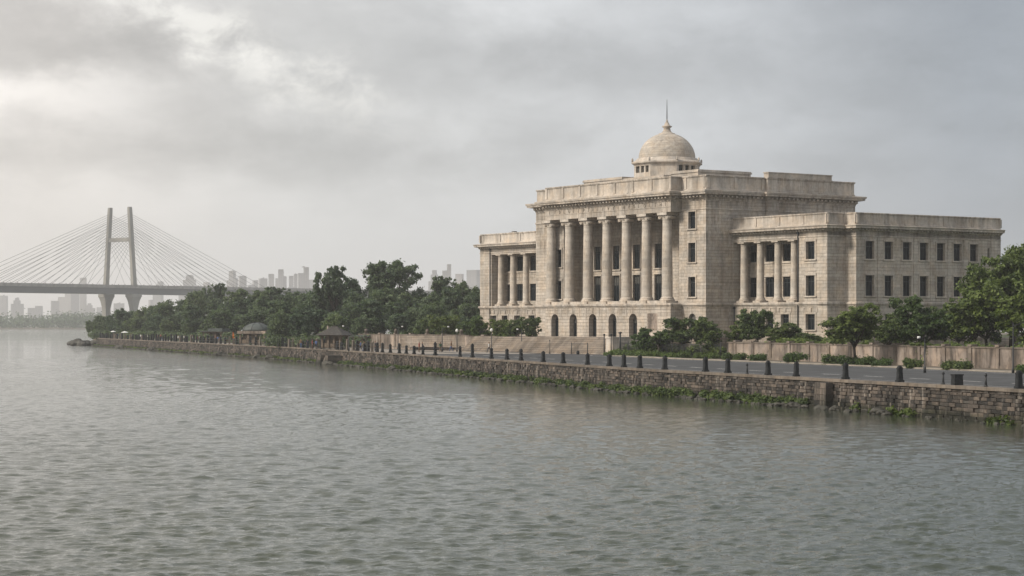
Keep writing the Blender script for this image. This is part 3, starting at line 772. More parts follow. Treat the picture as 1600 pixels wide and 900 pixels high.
# --- string course / podium cap
b = MB()
prof_s = [(0, ST-.28), (.10, ST-.22), (.12, ST-.05), (.28, ST), (.28, PT-.08), (.16, PT), (0, PT)]
main_path = [(x_l, y_b), (x_l, y_m), (-33.8, y_m), (-33.8, 0), (0, 0), (0, y_m), (x_r, y_m), (x_r, y_w)]
sweep(b, main_path, prof_s)
b.build('string_course', M['trim'], HALL)
# plinths and low blocks between the columns
PCX = [lx(p, .95) for p in (860, 886, 915.8, 946.6, 978, 1009.5, 1041)]
PCX = [PCX[0]] + [PCX[0]+(PCX[6]-PCX[0])*i/6 for i in range(1, 6)] + [PCX[6]]
for i, x in enumerate(PCX[:-1]):
    b = MB(); b.box(x+1.25, PCX[i+1]-1.25, .25, .85, PT, PT+.42); b.build('low_balustrade', M['trim'], HALL)

def column_meshes(H, r, ionic):
    pl = .38 if ionic else .3
    s = MB(); hb = pl+.55*r+.1; hc = (1.25 if ionic else .75)*r+.12
    prof = [(r*1.06, hb), (r, hb+.18)]
    for k in range(1, 9):
        f = k/8; prof.append((r*(1-.15*f**1.6), hb+.18+(H-hb-hc-.18)*f))
    s.lathe(prof, n=28, caps=False)
    bs = MB(); q = r*1.42
    bs.box(-q, q, -q, q, 0, pl); bs.lathe([(r*1.36, pl), (r*1.42, pl+.12*r), (r*1.36, pl+.26*r), (r*1.2, pl+.30*r), (r*1.18, pl+.36*r), (r*1.26, pl+.44*r), (r*1.18, pl+.54*r), (r*1.06, hb)], n=28, caps=False)
    c = MB(); zt = H-hc; rt = r*.85
    c.lathe([(rt, zt), (rt*1.08, zt+.03), (rt*1.08, zt+.09), (rt*1.0, zt+.11), (rt*1.02, zt+.35*r), (rt*1.22, zt+.55*r), (rt*1.25, zt+.62*r)], n=28, caps=False)
    if ionic:
        a = r*1.05; zb = zt+.62*r
        c.box(-a, a, -rt*1.1, rt*1.1, zb-.06, zb+.26*r)
        for sx_ in (-1, 1):              # volutes: rolled scrolls front to back
            for j in range(14):
                pass
            n = 16; rv = .36*r; cx_ = sx_*(a+.02); cz_ = zb-.10*r
            ring = [(cx_+rv*math.cos(2*math.pi*k/n), cz_+rv*math.sin(2*math.pi*k/n)) for k in range(n)]
            for k in range(n):
                p, q2 = ring[k], ring[(k+1) % n]
                c.face([(p[0], -rt*1.18, p[1]), (q2[0], -rt*1.18, q2[1]), (q2[0], rt*1.18, q2[1]), (p[0], rt*1.18, p[1])][::-1], smooth=True)
            c.face([(p[0], -rt*1.18, p[1]) for p in ring]); c.face([(p[0], rt*1.18, p[1]) for p in ring[::-1]])
            c.prism([(cx_+.13*r*math.cos(k), cz_*0-rt*1.18-.04+0*k) for k in (0, 1)]+[(cx_+.13*r, -rt*1.17), (cx_-.13*r, -rt*1.17)], cz_-.12*r, cz_+.12*r)
        q = r*1.38; c.box(-q, q, -q*.95, q*.95, zb+.26*r+.002, H)
    else:
        q = r*1.22; c.box(-q, q, -q, q, zt+.62*r+.003, H)
    return s.mesh('shaft', M['shaft']), bs.mesh('column_base', M['trim']), c.mesh('capital', M['trim'])
CM1 = column_meshes(ME-PT, .86, True); CM2 = column_meshes(WE-PT, .60, False)
def column(cm, x, y):
    o = link('column', cm[0], HALL, (x, y, PT)); link('base', cm[1], o); link('capital', cm[2], o)
for x in PCX: column(CM1, x, 1.15)

# --- entablature, cornice, parapet of the main block
b = MB()
b.box(-33.8, 0, 0, y_m+.3, ME, 26.9)
b.box(-33.8-.06, .06, -.06, y_m, ME+.75, ME+.9)
b.build('entablature', M['trim'], HALL)
x_e = x_r
cp = [(x_l, y_b), (x_l, y_m), (-33.8, y_m), (-33.8, 0), (0, 0), (0, y_m), (x_r, y_m), (x_r, ys0), (x_r+.5, ys0), (x_r+.5, ys1), (x_r, ys1), (x_r, y_b)]
b = MB()
sweep(b, cp, [(0, 26.2), (.08, 26.25), (.08, 26.42), (.2, 26.6), (.32, 26.65), (.32, 26.98), (.5, 27.0), (1.15, 27.12), (1.15, 27.38), (1.28, 27.42), (1.34, 27.66), (1.34, 27.74), (.4, MC), (0, MC)], closed=True)
sweep(b, [(x_l, y_b), (x_l, y_m), (-33.8, y_m)], [(0, 24.2), (.1, 24.25), (.1, 24.5), (0, 24.55)])
sweep(b, [(0, y_m), (x_r, y_m), (x_r, ys0), (x_r+.5, ys0), (x_r+.5, ys1), (x_r, ys1), (x_r, y_b)], [(0, 24.75), (.12, 24.8), (.12, 25.0), (0, 25.05)])
dentils(b, cp, .32, 26.72, 26.985, .38, .46, .45, closed=True)
b.build('cornice', M['trim'], HALL)
b = MB()
pp = [(x+(0), y) for x, y in cp]
sweep(b, pp, [(0, MC), (-.0, MC+.25), (-.12, MC+.3), (-.12, MP-.28), (0, MP-.25), (.04, MP-.05), (0, MP), (-.7, MP), (-.7, MC)], closed=True)
def strips(mb, p0, p1, z0, z1, n, w=.5, pr=.14):
    a, c = Vector(p0), Vector(p1); d = (c-a); L = d.length; d /= L; nr = Vector((d.y, -d.x))
    for k in range(n+1):
        m_ = a+d*(L*k/n); q0 = m_-d*w/2-nr*.3; q1 = m_+d*w/2-nr*.3
        mb.prism([(q0.x, q0.y), (q0.x+nr.x*(.3+pr-.12), q0.y+nr.y*(.3+pr-.12)), (q1.x+nr.x*(.3+pr-.12), q1.y+nr.y*(.3+pr-.12)), (q1.x, q1.y)], z0, z1)
strips(b, (-33.6, 0), (-.2, 0), MC+.3, MP-.28, 7); strips(b, (.9, y_m), (x_r-.5, y_m), MC+.3, MP-.28, 1)
strips(b, (x_r, y_m+.5), (x_r, ys0-.5), MC+.3, MP-.28, 2)
b.box(x_r-.6, x_r+.52, ys0+.2, ys1-.2, MP+.003, MP+.72); b.box(x_r-.7, x_r+.62, ys0+.1, ys1-.1, MP+.723, MP+.88)
b.build('parapet', M['trim'], HALL)
# frieze lettering, worn relief
def letters(s, x0, x1, y, z, h, pr=.05):
    cu = bpy.data.curves.new('frieze_letters', 'FONT'); cu.body = s; cu.size = h/.72; cu.extrude = pr; cu.space_character = 1.0; cu.resolution_u = 2
    o = bpy.data.objects.new('tmp', cu); COL.objects.link(o)
    dg = bpy.context.evaluated_depsgraph_get(); me = bpy.data.meshes.new_from_object(o.evaluated_get(dg)); bpy.data.objects.remove(o)
    me.name = 'frieze_letters'; w = max(v.co.x for v in me.vertices)
    me.transform(Matrix.Diagonal(((x1-x0)/w, 1, 1, 1))); me.transform(Matrix.Rotation(R(90), 4, 'X'))
    me.materials.clear(); me.materials.append(M['ashlar']); return link('frieze_letters', me, HALL, (x0, y, z))
FR = 'IYOLUIIPTIIIVYINVOIOLTHI'
for i, ch in enumerate(FR):
    x = -32.6+31.2*i/(len(FR)-1); letters(ch, x, x+(.14 if ch == 'I' else .5), -.02, 25.55, .62, .045)
# --- roofs and attic blocks round the dome
b = MB()
b.face([(x_l, y_b, MC+.15), (x_l, y_m, MC+.15), (x_r, y_m, MC+.15), (x_r, y_b, MC+.15)]); b.face([(-33.8, .5, MC+.14), (-.5, .5, MC+.14), (-.5, y_m, MC+.14), (-33.8, y_m, MC+.14)])
b.face([(xw_l, y_w, WC+.1), (x_l, y_w, WC+.1), (x_l, 42, WC+.1), (xw_l, 42, WC+.1)]); b.face([(x_r, y_w, WC+.1), (xw_r, y_w, WC+.1), (xw_r, 42, WC+.1), (x_r, 42, WC+.1)])
b.face([(xw_r, 11.2, WC+.09), (29.5, 11.2, WC+.09), (29.5, 42, WC+.09), (xw_r, 42, WC+.09)])
b.build('flat_roof', M['plinth'], HALL)
b = MB()
DCx, DCy = -16.9, 12.8
ya = 6.5
def attic(x0, x1, y0, y1, z1):
    b.box(x0, x1, y0, y1, MC, z1-.42); b.box(x0-.15, x1+.15, y0-.15, y1+.15, z1-.417, z1-.12); b.box(x0-.05, x1+.05, y0-.05, y1+.05, z1-.117, z1)
attic(lx(912, ya), lx(972, ya), ya, ya+10, 31.55)
attic(DCx-7, DCx+7, DCy-6.2, DCy+8, 31.2)
xa = -3.0
attic(DCx+7.01, xa, 8.0, ly(1173, xa), 31.75)
b.build('attic_block', M['trim'], HALL)
# --- dome
DZ = 34.55
b = MB()
def octo(r, ph=math.pi/8): return [(DCx+r*math.cos(2*math.pi*k/8+ph), DCy+r*math.sin(2*math.pi*k/8+ph)) for k in range(8)]
b.prism(octo(5.0), 30.9, 33.45)                      # inner, set back behind the openings
O = octo(5.65)
OPEN = []
for k in range(8):
    a, c = Vector(O[k]), Vector(O[(k+1) % 8]); d = (c-a); L = d.length; d /= L
    def seg(s0, s1, z0, z1, dep=.55):
        nr = Vector((d.y, -d.x)); p = a+d*s0; q = a+d*s1
        b.prism([(p.x, p.y), (q.x, q.y), (q.x-nr.x*dep, q.y-nr.y*dep), (p.x-nr.x*dep, p.y-nr.y*dep)], z0, z1)
    seg(0, L, 30.9, 32.05); seg(0, L, 33.15, 33.5)
    if k % 2 == 0: seg(0, L, 32.053, 33.147)
    else:
        seg(0, .45, 32.053, 33.147); seg(L-.45, L, 32.053, 33.147)
        for f in (.38, .66): seg(L*f-.2, L*f+.2, 32.053, 33.147, .4)
        OPEN.append((a, c))
b.build('drum', M['trim'], HALL)
for a, c in OPEN:
    b = MB()
    nr = Vector(((c-a).y, -(c-a).x)).normalized(); p = a-nr*.45; q = c-nr*.45
    b.face([(p.x, p.y, 32.0), (q.x, q.y, 32.0), (q.x, q.y, 33.2), (p.x, p.y, 33.2)]); b.build('drum_opening', M['glass'], HALL)
b = MB()
sweep(b, octo(5.65), [(0, 33.3), (.1, 33.35), (.15, 33.5), (.42, 33.6), (.45, 33.8), (.3, 33.95), (.1, 34.0), (-.2, 34.02)], closed=True)
b.lathe([(5.6, 33.9), (5.45, 34.0), (5.2, 34.05), (5.15, 34.3), (4.95, DZ)], (DCx, DCy), 40, caps=False)
b.build('drum_cornice', M['trim'], HALL)
b = MB()
pr = [(4.72*math.cos(t), DZ-.05+4.30*math.sin(t)) for t in np.linspace(0, R(74), 22)]
b.lathe(pr, (DCx, DCy), 56, caps=False)
dome = b.build('dome', M['dome'], HALL)
b = MB(); zt = pr[-1][1]
b.lathe([(1.38, zt-.12), (1.38, zt+.08), (1.0, zt+.18), (.66, zt+.5), (.52, zt+1.0), (.84, zt+1.2), (.84, zt+1.32), (.48, zt+1.45), (.32, zt+1.85), (.14, zt+2.1), (.2, zt+2.2), (.09, zt+2.4)], (DCx, DCy), 20)
b.build('finial', M['trim'], dome)
b = MB(); b.tube([(DCx, DCy, zt+2.3), (DCx, DCy, 42.5), (DCx, DCy, 44.4)], [.08, .07, .03], 6); b.build('spire_rod', M['iron'], dome)
# small ornaments on the drum's corners
for p in octo(5.95)[:]:
    b = MB(); b.lathe([(.22, 0), (.14, .12), (.2, .3), (.1, .5), (.02, .6)], (p[0], p[1]), 8, 33.95); b.build('corner_ornament', M['trim'], HALL)

# --- wings
def wing_top(path, name='wing'):
    b = MB()
    sweep(b, path, [(0, 19.95), (.08, 20.0), (.08, 20.15), (0, 20.2), (0, 20.75), (.15, 20.85), (.22, 20.9), (.22, 21.1), (.4, 21.13), (.85, 21.2), (.85, 21.42), (.98, 21.6), (.98, 21.66), (.3, WC), (0, WC)])
    dentils(b, path, .22, 20.93, 21.12, .28, .36, .32)
    b.build('wing_cornice', M['trim'], HALL)
    b = MB()
    sweep(b, path, [(0, WC), (0, WC+.2), (-.1, WC+.25), (-.1, WPt-.25), (0, WPt-.22), (.04, WPt-.05), (0, WPt), (-.55, WPt), (-.55, WC)])
    for p, q in zip(path[:-1], path[1:]):
        n = max(1, int((Vector(q)-Vector(p)).length/5.2)); strips(b, p, q, WC+.25, WPt-.25, n, .45)
    b.build('wing_parapet', M['trim'], HALL)
    b = MB(); sweep(b, path, prof_s); b.build('wing_string_course', M['trim'], HALL)
RWP = [(x_r, y_w), (xw_r, y_w), (xw_r, 11.2), (29.5, 11.2), (29.5, 42)]
LWP = [(x_l, 42), (xw_l, 42), (xw_l, y_w), (x_l, y_w)]
wing_top(RWP); wing_top(LWP)
ZU, ZL, ZG = (16.7, 19.35), (11.25, 14.3), (6.2, 8.55)
# right wing front
cr_ = [lx(p, y_w+.75) for p in (1162.7, 1188.3, 1215.7, 1241.3)]
r0, r1 = x_r+.25, lx(1246, y_w)
ybw = 11.0
b = MB()
wx = lx(1266.5, y_w); gw = [lx(p, y_w) for p in (1173, 1203, 1227)]
wall(b, 'x', y_w, r1, xw_r, PT-.2, 21, [(wx-.95, wx+.95, *ZU), (wx-.95, wx+.95, *ZL)])
wall(b, 'x', y_w, x_r, r0, PT-.2, 21); wall(b, 'x', y_w, r0, r1, WE, 21)
wall(b, 'x', y_w, x_r, xw_r, G0-1, PT-.2, [(wx-1, wx+1, *ZG)]+[(g-.9, g+.9, *ZG) for g in gw])
wb = [lx(p, ybw) for p in (1175, 1203, 1230.5)]
wall(b, 'x', ybw, r0, r1, PT, WE, [(g-1.05, g+1.05, *z) for g in wb for z in (ZU, ZL)], .3)
wall(b, 'y', r0, y_w, ybw, PT, WE); wall(b, 'y', r1, y_w, ybw, PT, WE, sg=-1)
b.face([(r0, y_w, WE), (r0, ybw, WE), (r1, ybw, WE), (r1, y_w, WE)]); b.face([(r0, y_w, PT), (r1, y_w, PT), (r1, ybw, PT), (r0, ybw, PT)])
for g0, g1 in zip(wb[:-1], wb[1:]): b.box((g0+g1)/2-.45, (g0+g1)/2+.45, ybw-.3, ybw+.01, PT, WE-.01)
# right wing side and rear pavilion
wall(b, 'y', xw_r, y_w, 11.2, G0-1, 21); wall(b, 'x', 11.2, xw_r, 29.5, G0-1, 21)
sy = [ly(p, 29.5) for p in (1358.8, 1388.4, 1417, 1443.3, 1469.9, 1496, 1521.4)]
sh_ = [(s-.9, s+.9, *z) for s in sy for z in (ZU, ZL)]+[(s-.75, s+.75, *ZG) for s in sy]
sl = ly(1545, 29.5); sh_ += [(sl-.28, sl+.28, 17.1, 18.8)]
wall(b, 'y', 29.5, 11.2, 42, G0-1, 21, sh_)
b.face([(29.5, 42, G0), (x_r, 42, G0), (x_r, 42, 21), (29.5, 42, 21)])
for s0, s1 in zip(sy[:-1], sy[1:]):
    c = (s0+s1)/2; b.box(29.48, 29.58, c-.38, c+.38, PT, 19.9)
b.build('right_wing_wall', M['ashlar'], HALL)
for z in (ZU, ZL): surround('x', y_w, wx-.95, wx+.95, *z, w=.28)
b = MB(); b.box(wx-1.2, wx+1.2, y_w-.06, y_w+.01, 14.9, 15.0); b.box(wx-1.2, wx+1.2, y_w-.06, y_w+.01, 16.1, 16.2)
surround('x', y_w, wx-1, wx+1, *ZG, key=True)
for g in gw: surround('x', y_w, g-.9, g+.9, *ZG, key=True)
for s in sy:
    for z in (ZU, ZL): surround('y', 29.5, s-.9, s+.9, *z, w=.2)
    surround('y', 29.5, s-.75, s+.75, *ZG, w=.2)
for z in zs3: surround('x', y_m, wmain-.85, wmain+.85, *z, w=.28)
for z in zs3[:2]: surround('x', y_m, wl-.8, wl+.8, *z, w=.25)
for g in wb: 
    b.box(g-1.35, g+1.35, ybw-.12, ybw+.01, 14.35, 14.6); b.box(g-1.35, g+1.35, ybw-.14, ybw+.01, 16.4, 16.65)
b.build('floor_band', M['trim'], HALL)
for z in (ZU, ZL): window(1.9, z[1]-z[0], wx, y_w+.45, z[0])
window(2.0, ZG[1]-ZG[0], wx, y_w+.45, ZG[0])
for g in gw: window(1.8, ZG[1]-ZG[0], g, y_w+.45, ZG[0])
for g in wb:
    for z in (ZU, ZL): window(2.1, z[1]-z[0], g, ybw+.25, z[0])
for s in sy:
    for z in (ZU, ZL): window(1.8, z[1]-z[0], 29.5-.45, s, z[0], 'y')
    window(1.5, ZG[1]-ZG[0], 29.5-.45, s, ZG[0], 'y')
window(.56, 1.7, 29.5-.45, sl, 17.1, 'y', bars=0)
for x in cr_: column(CM2, x, y_w+.75)
# left wing front
l0, l1 = lx(768, y_w), lx(838.5, y_w)
wbl = [lx(p, ybw) for p in (771, 792, 812, 833)]
gl = [lx(p, y_w) for p in (771.5, 789, 808.5, 831)]
b = MB()
wall(b, 'x', y_w, xw_l, l0, PT-.2, 21); wall(b, 'x', y_w, l1, x_l, PT-.2, 21); wall(b, 'x', y_w, l0, l1, WE, 21)
wall(b, 'x', y_w, xw_l, x_l, G0-1, PT-.2, [(g-.95, g+.95, 6.0, 8.6) for g in gl])
wall(b, 'x', ybw, l0, l1, PT, WE, [(max(g-1.0, l0+.05), g+1.0, *z) for g in wbl for z in (ZU, ZL)], .3)
wall(b, 'y', l0, y_w, ybw, PT, WE); wall(b, 'y', l1, y_w, ybw, PT, WE, sg=-1)
b.face([(l0, y_w, WE), (l0, ybw, WE), (l1, ybw, WE), (l1, y_w, WE)]); b.face([(l0, y_w, PT), (l1, y_w, PT), (l1, ybw, PT), (l0, ybw, PT)])
wall(b, 'y', xw_l, y_w, 42, G0-1, 21, sg=-1); b.face([(x_l, 42, G0), (xw_l, 42, G0), (xw_l, 42, 21), (x_l, 42, 21)])
b.build('left_wing_wall', M['ashlar'], HALL)
for g in gl: surround('x', y_w, g-.95, g+.95, 6.0, 8.6, key=True)
b = MB()
for g in wbl: b.box(g-1.3, g+1.3, ybw-.12, ybw+.01, 14.35, 14.6); b.box(g-1.3, g+1.3, ybw-.14, ybw+.01, 16.4, 16.65)
b.build('floor_band', M['trim'], HALL)
for g in gl: window(1.9, 2.6, g, y_w+.45, 6.0)
for g in wbl:
    for z in (ZU, ZL): window(2.0, z[1]-z[0], g, ybw+.25, z[0])
for p in (783, 802, 822): column(CM2, lx(p, y_w+.75), y_w+.75)
# drainpipes
for x, y, z0, z1 in ((lx(765.5, y_w-.12), y_w-.12, G0, WC-.9), (lx(1246.5, y_w-.14), y_w-.14, G0, WC-.9), (lx(1145.5, y_w-.12)+.25, y_w-.12, G0, ST-.3)):
    b = MB(); b.tube([(x, y, z0), (x, y, z1)], .09, 6); b.box(x-.16, x+.16, y-.14, y+.1, z1-.3, z1+.02); b.build('drainpipe', M['iron'], HALL)
# ground slab under the hall
b = MB()
b.prism([(xw_l-1, -9.0), (1.5, -9.0), (1.5, 2.0), (7, 2.0), (7, 6), (xw_r+4, 6), (xw_r+4, 44), (xw_l-1, 44)], 3.0, 4.97)
b.build('terrace', M['steps'], HALL)
# --- the wide flight of steps
sroot = empty('stone_steps', HALL.location, HALL.rotation_euler.z); tag(sroot, 'wide flight of pale stone steps rising to the portico of the domed hall', 'steps')
b = MB(); n = 15
for k in range(n):
    z0 = 2.3 if k == 0 else 2.45+2.5*k/n; z1 = 2.45+2.5*(k+1)/n
    b.box(-38.0, 2.6, -14.3+k*.18, -8.9, z0, z1+(.003 if k == n-1 else 0), skip='b')
b.build('tread', M['steps'], sroot)
for x in (2.6,):
    b = MB(); b.box(x, x+1.6, -14.6, -8.95, 2.3, 4.9); b.box(x-.1, x+1.7, -14.7, -8.9, 4.903, 5.15)
    b.build('flanking_block', M['trim'], sroot)
# ------------------------------------------------------------------ walls, fences
def wallrun(name, pts, z0, h, label, pier=5.5, finial=False, thick=.35, m='oldwall'):
    root = empty(name, (pts[0][0], pts[0][1], 0)); tag(root, label, 'wall'); o = Vector((pts[0][0], pts[0][1]))
    b = MB(); c = MB(); n_p = 0
    for p, q in zip(pts[:-1], pts[1:]):
        p, q = Vector(p)-o, Vector(q)-o; d = (q-p); L = d.length; d /= L; nr = Vector((-d.y, d.x))
        if nr.x > 0: nr = -nr            # towards the river
        def quad(s0, s1, o0, o1): 
            a = [p+d*s0+nr*o0, p+d*s1+nr*o0, p+d*s1+nr*o1, p+d*s0+nr*o1]
            ar = sum(a[i].x*a[(i+1) % 4].y-a[(i+1) % 4].x*a[i].y for i in range(4))
            return [tuple(v) for v in (a if ar > 0 else a[::-1])]
        b.prism(quad(0, L, 0, -thick), z0, z0+h-.16)
        b.prism(quad(0, L, .05, -.02), z0, z0+.35)
        c.prism(quad(0, L, .09, -thick-.09), z0+h-.157, z0+h)
        k = max(1, round(L/pier))
        for i in range(k):
            s = (i+.5)*L/k
            m_ = MB(); m_.prism(quad(s-.28, s+.28, .12, -.1), z0, z0+h-.17); m_.prism(quad(s-.38, s+.38, .2, -thick-.2), z0+h+.003, z0+h+.22)
            if finial and i % 2 == 0:
                cc = p+d*s-nr*.15; m_.lathe([(.28, h+.22), (.3, h+.55), (.34, h+.6), (.26, h+.85), (.08, h+1.0)], (cc.x, cc.y), 8, z0)
            m_.build('pier', M['coping' if n_p % 3 == 1 else m], root); n_p += 1
    b.build('wall_panel', M[m], root); c.build('capping', M['coping'], root); return root
wpts = [(Wx(y), y) for y in (130, 156, 180, 201, 226, 251, 270)]
wallrun('boundary_wall', wpts, 2.5, 2.25, 'stained pink boundary wall with piers below the right wing along the road', 5.0)
wallrun('boundary_wall', [(-7.3, 351.5), (-29.5, 395)], 2.45, 2.75, 'pale pink wall with finials between the slate kiosk and the steps', 7.5, True)
wallrun('retaining_wall', [(-7.3, 351.5), (-2.5, 347), (1.2, 345.4)], 2.45, 2.6, 'brown stone retaining wall beside the left end of the steps', 6.0, False, .5, 'steps')
def fence(p, q, h, label):
    o = Vector((*p, 2.5)); root = empty('iron_fence', o); tag(root, label, 'fence')
    d = Vector(q)-Vector(p); L = d.length; d /= L; b = MB(); s = 0
    while s < L: b.tube([(d.x*s, d.y*s, 0), (d.x*s, d.y*s, h)], .02, 4); s += .22
    b.build('bars', M['iron'], root)
    for z in (.15, h-.12): b = MB(); b.tube([(0, 0, z), (d.x*L, d.y*L, z)], .035, 4); b.build('rail', M['iron'], root)
    k = int(L/3)
    for i in range(k+1):
        s = L*i/k; b = MB(); b.tube([(d.x*s, d.y*s, -.1), (d.x*s, d.y*s, h+.25)], .06, 6); b.build('post', M['iron'], root)
fence((27.5, 271), (15.8, 302), 1.9, 'dark iron fence behind the hedge between steps and pink wall')

# ------------------------------------------------------------------ quay furniture
def bollard_meshes():
    pl = MB(); pl.prism([(-.265, -.265), (.265, -.265), (.265, .265), (-.265, .265)], 0, .17, top_scale=.96)
    sh = MB(); a = [(-.215, -.15), (-.15, -.215), (.15, -.215), (.215, -.15), (.215, .15), (.15, .215), (-.15, .215), (-.215, .15)]
    sh.prism(a, .17, .93, top_scale=.84); sh.prism([(x*.95, y*.95) for x, y in a], .60, .67)
    cp_ = MB(); cp_.prism([(x*1.0, y*1.0) for x, y in a], .933, 1.03); cp_.prism([(x*.86, y*.86) for x, y in a], 1.033, 1.12, top_scale=.9); cp_.prism([(x*.6, y*.6) for x, y in a], 1.123, 1.2, top_scale=.7)
    return pl.mesh('plinth', M['bollard']), sh.mesh('shaft', M['bollard']), cp_.mesh('cap', M['bollard'])
BM = bollard_meshes()
tiny = MB(); tiny.tube([(0, 0, 0), (0, 0, .62)], [.10, .07], 8); tiny.lathe([(.10, 0), (.12, .06), (.06, .16), (.02, .2)], (0, 0), 8, .62); tiny.lathe([(.16, 0), (.14, .08), (.1, .12)], (0, 0), 8)
TINY = tiny.mesh('short_post', M['iron'])
boxy = MB(); boxy.prism([(-.36, -.3), (.36, -.3), (.36, .3), (-.36, .3)], 0, .74, top_scale=.93); boxy.box(-.38, .38, -.32, .32, .74, .84); boxy.box(-.1, .22, -.335, -.3, .25, .5)
ords = 'first second third fourth fifth sixth seventh eighth ninth tenth eleventh twelfth thirteenth fourteenth fifteenth sixteenth seventeenth eighteenth nineteenth twentieth'.split()
bp = [(1584, 1.0), (1398, 1.0), (1312, 1.05), (1237, 1.0), (1194, 1.0), (1131, 1.0), (1095, 1.02), (1033, 1.05), (994, 1.0), (968, 1.0), (946, .96), (913, .98), (874, 1.0), (844, 1.0),
      (809, 1.12), (788, 1.05), (763, 1.12), (734, 1.45), (714, 1.15), (676, 1.45), (657, 1.05), (643, 1.0), (631, .95), (620, 1.15), (606, 1.05), (594, 1.2)]
rnd = random.Random(8)
for i, (px, k) in enumerate(bp):
    p = qpt(s_at_px(px), -.42)
    r = empty('bollard', (p.x, p.y, 2.49), rnd.uniform(-.1, .25)+.3); sw = 1.0 if i < 14 else .95
    r.scale = (sw*rnd.uniform(.95, 1.08), sw, k*1.12*rnd.uniform(.97, 1.03)); r.rotation_euler.x = rnd.uniform(-.02, .02); r.rotation_euler.y = rnd.uniform(-.02, .02)
    lab = ('nearest large dark stone bollard at the right end of the quay' if i == 0 else
           f'dark tapered stone bollard on the quay edge, {ords[i]} tall one from the right' if i < 20 else
           f'dark stone bollard before the pale wall, {ords[i-20]} one left of the two tallest')
    tag(r, lab, 'bollard', 'dark stone bollards along the quay edge')
    for nm, me in zip(('plinth', 'shaft', 'cap'), BM): link(nm, me, r)
for i, (px, lab) in enumerate(((1531, 'short thin iron post on the quay between nearest bollard and squat box'), (1341, 'short thin iron post on the quay right of the third tall bollard from right'), (1160, 'short thin iron post between fifth and sixth tall bollards from right'), (1463, 'short thin iron post just left of the squat dark box'))):
    if i == 1: continue
    p = qpt(s_at_px(px), -.5); o = link('short_post', TINY, None, (p.x, p.y, 2.49)); o.scale = (1, 1, 1.25); tag(o, lab, 'post', 'short iron posts on the quay')
p = qpt(s_at_px(1484), -.5); o = boxy.build('utility_box', M['bollard'], None, (p.x, p.y, 2.49), .3); tag(o, 'squat dark box standing on the quay edge near the right bollards', 'utility box')
# crowded far stretch of posts
fm = MB(); fm.prism([(-.2, -.2), (.2, -.2), (.2, .2), (-.2, .2)], 0, 1.35, top_scale=.8); fm.prism([(-.2, -.2), (.2, -.2), (.2, .2), (-.2, .2)], 1.353, 1.5, top_scale=.4)
FM = fm.mesh('quay_post', M['bollard']); FM2 = FM.copy(); FM2.materials[0] = M['coping']
s = s_at_px(585); k = 0
while s < SMAX-8:
    p = qpt(s, -.5); pale = rnd.random() < .3
    o = link('quay_post', FM2 if pale else FM, None, (p.x, p.y, 2.49), rnd.random()); o.scale = (1.15, 1.15, rnd.uniform(.85, 1.35))
    tag(o, 'pale post in the crowded far row on the quay beyond the slate kiosk' if pale else 'dark post in the crowded far row on the quay beyond the slate kiosk', 'post', 'posts on the far stretch of the quay')
    s += rnd.uniform(2.2, 5.0)*(1 if s < 420 else 1.15); k += 1
def railing(px0, px1, h, label):
    s0, s1 = s_at_px(px0), s_at_px(px1); s0, s1 = min(s0, s1), max(s0, s1)
    o = qpt(s0, -.42); o.z = 2.49; b = MB(); n = max(2, int((s1-s0)/4))
    for z in (h, h*.55):
        pts = [qpt(s0+(s1-s0)*i/n, -.42)-Vector((o.x, o.y, 0))+Vector((0, 0, z)) for i in range(n+1)]
        b.tube(pts, .035, 4)
    ob = b.build('handrail', M['iron'], None, o); tag(ob, label, 'railing')
railing(846, 596, 1.0, 'thin iron rails strung between bollards in front of the steps and pale wall')
railing(590, 300, 1.1, 'thin iron rails along the crowded far stretch of the quay')

# ------------------------------------------------------------------ lamps, poles, gate frames
def pole_lamp(x, y, h, label, arm=1.5, adir=(1, .2), globe=False, z=2.5):
    r = empty('street_lamp', (x, y, z)); tag(r, label, 'street lamp')
    b = MB(); b.tube([(0, 0, -.1), (0, 0, .5), (0, 0, .55), (0, 0, h)], [.14, .13, .075, .05], 8); b.build('post', M['iron'], r)
    a = Vector((*adir, 0)).normalized()
    if globe:
        b = MB(); b.lathe([(.05, h), (.2, h+.08), (.26, h+.28), (.17, h+.5), (.02, h+.58)], n=10); b.build('lamp_globe', M['white'], r)
    else:
        b = MB(); b.tube([(0, 0, h*.93), tuple(a*arm*.5+Vector((0, 0, h*.99))), tuple(a*arm+Vector((0, 0, h+.12)))], [.04, .035, .03], 6); b.build('arm', M['iron'], r)
        b = MB(); c = a*(arm+.3)
        b.tube([tuple(a*arm+Vector((0, 0, h+.12))), tuple(c+Vector((0, 0, h+.10)))], [.09, .13], 8); b.build('lamp_head', M['white'], r)
    return r
def pt(px, Y): return ((px-800)*Y/F, Y)
pole_lamp(*pt(1583, 193.5), 4.7, 'thin dark lamp post with curved arm before the pink wall at far right', 1.6, (1, .1))
pole_lamp(*pt(545, 352), 4.1, 'lamp post with white head standing beside the slate kiosk', .8, (-1, .1))
pole_lamp(*pt(691, 345), 4.0, 'slim lamp post in front of the pale wall, right of its tall finial', .9, (1, .3))
pole_lamp(*pt(714, 342), 3.2, 'short globe lamp in front of the right end of the pale wall', 0, globe=True)
pole_lamp(*pt(768, 338), 3.3, 'globe lamp before the retaining wall left of the steps', 0, globe=True)
pole_lamp(*pt(815, 333), 3.6, 'small white-headed lamp at the foot of the steps', .5, (-1, .1))
pole_lamp(*pt(622, 370), 4.0, 'lamp post before the left half of the pale wall', .6, (1, .1))
pole_lamp(*pt(1445, 195), 3.2, 'grey lamp post beside the patched part of the pink wall', .4, (-1, .1))
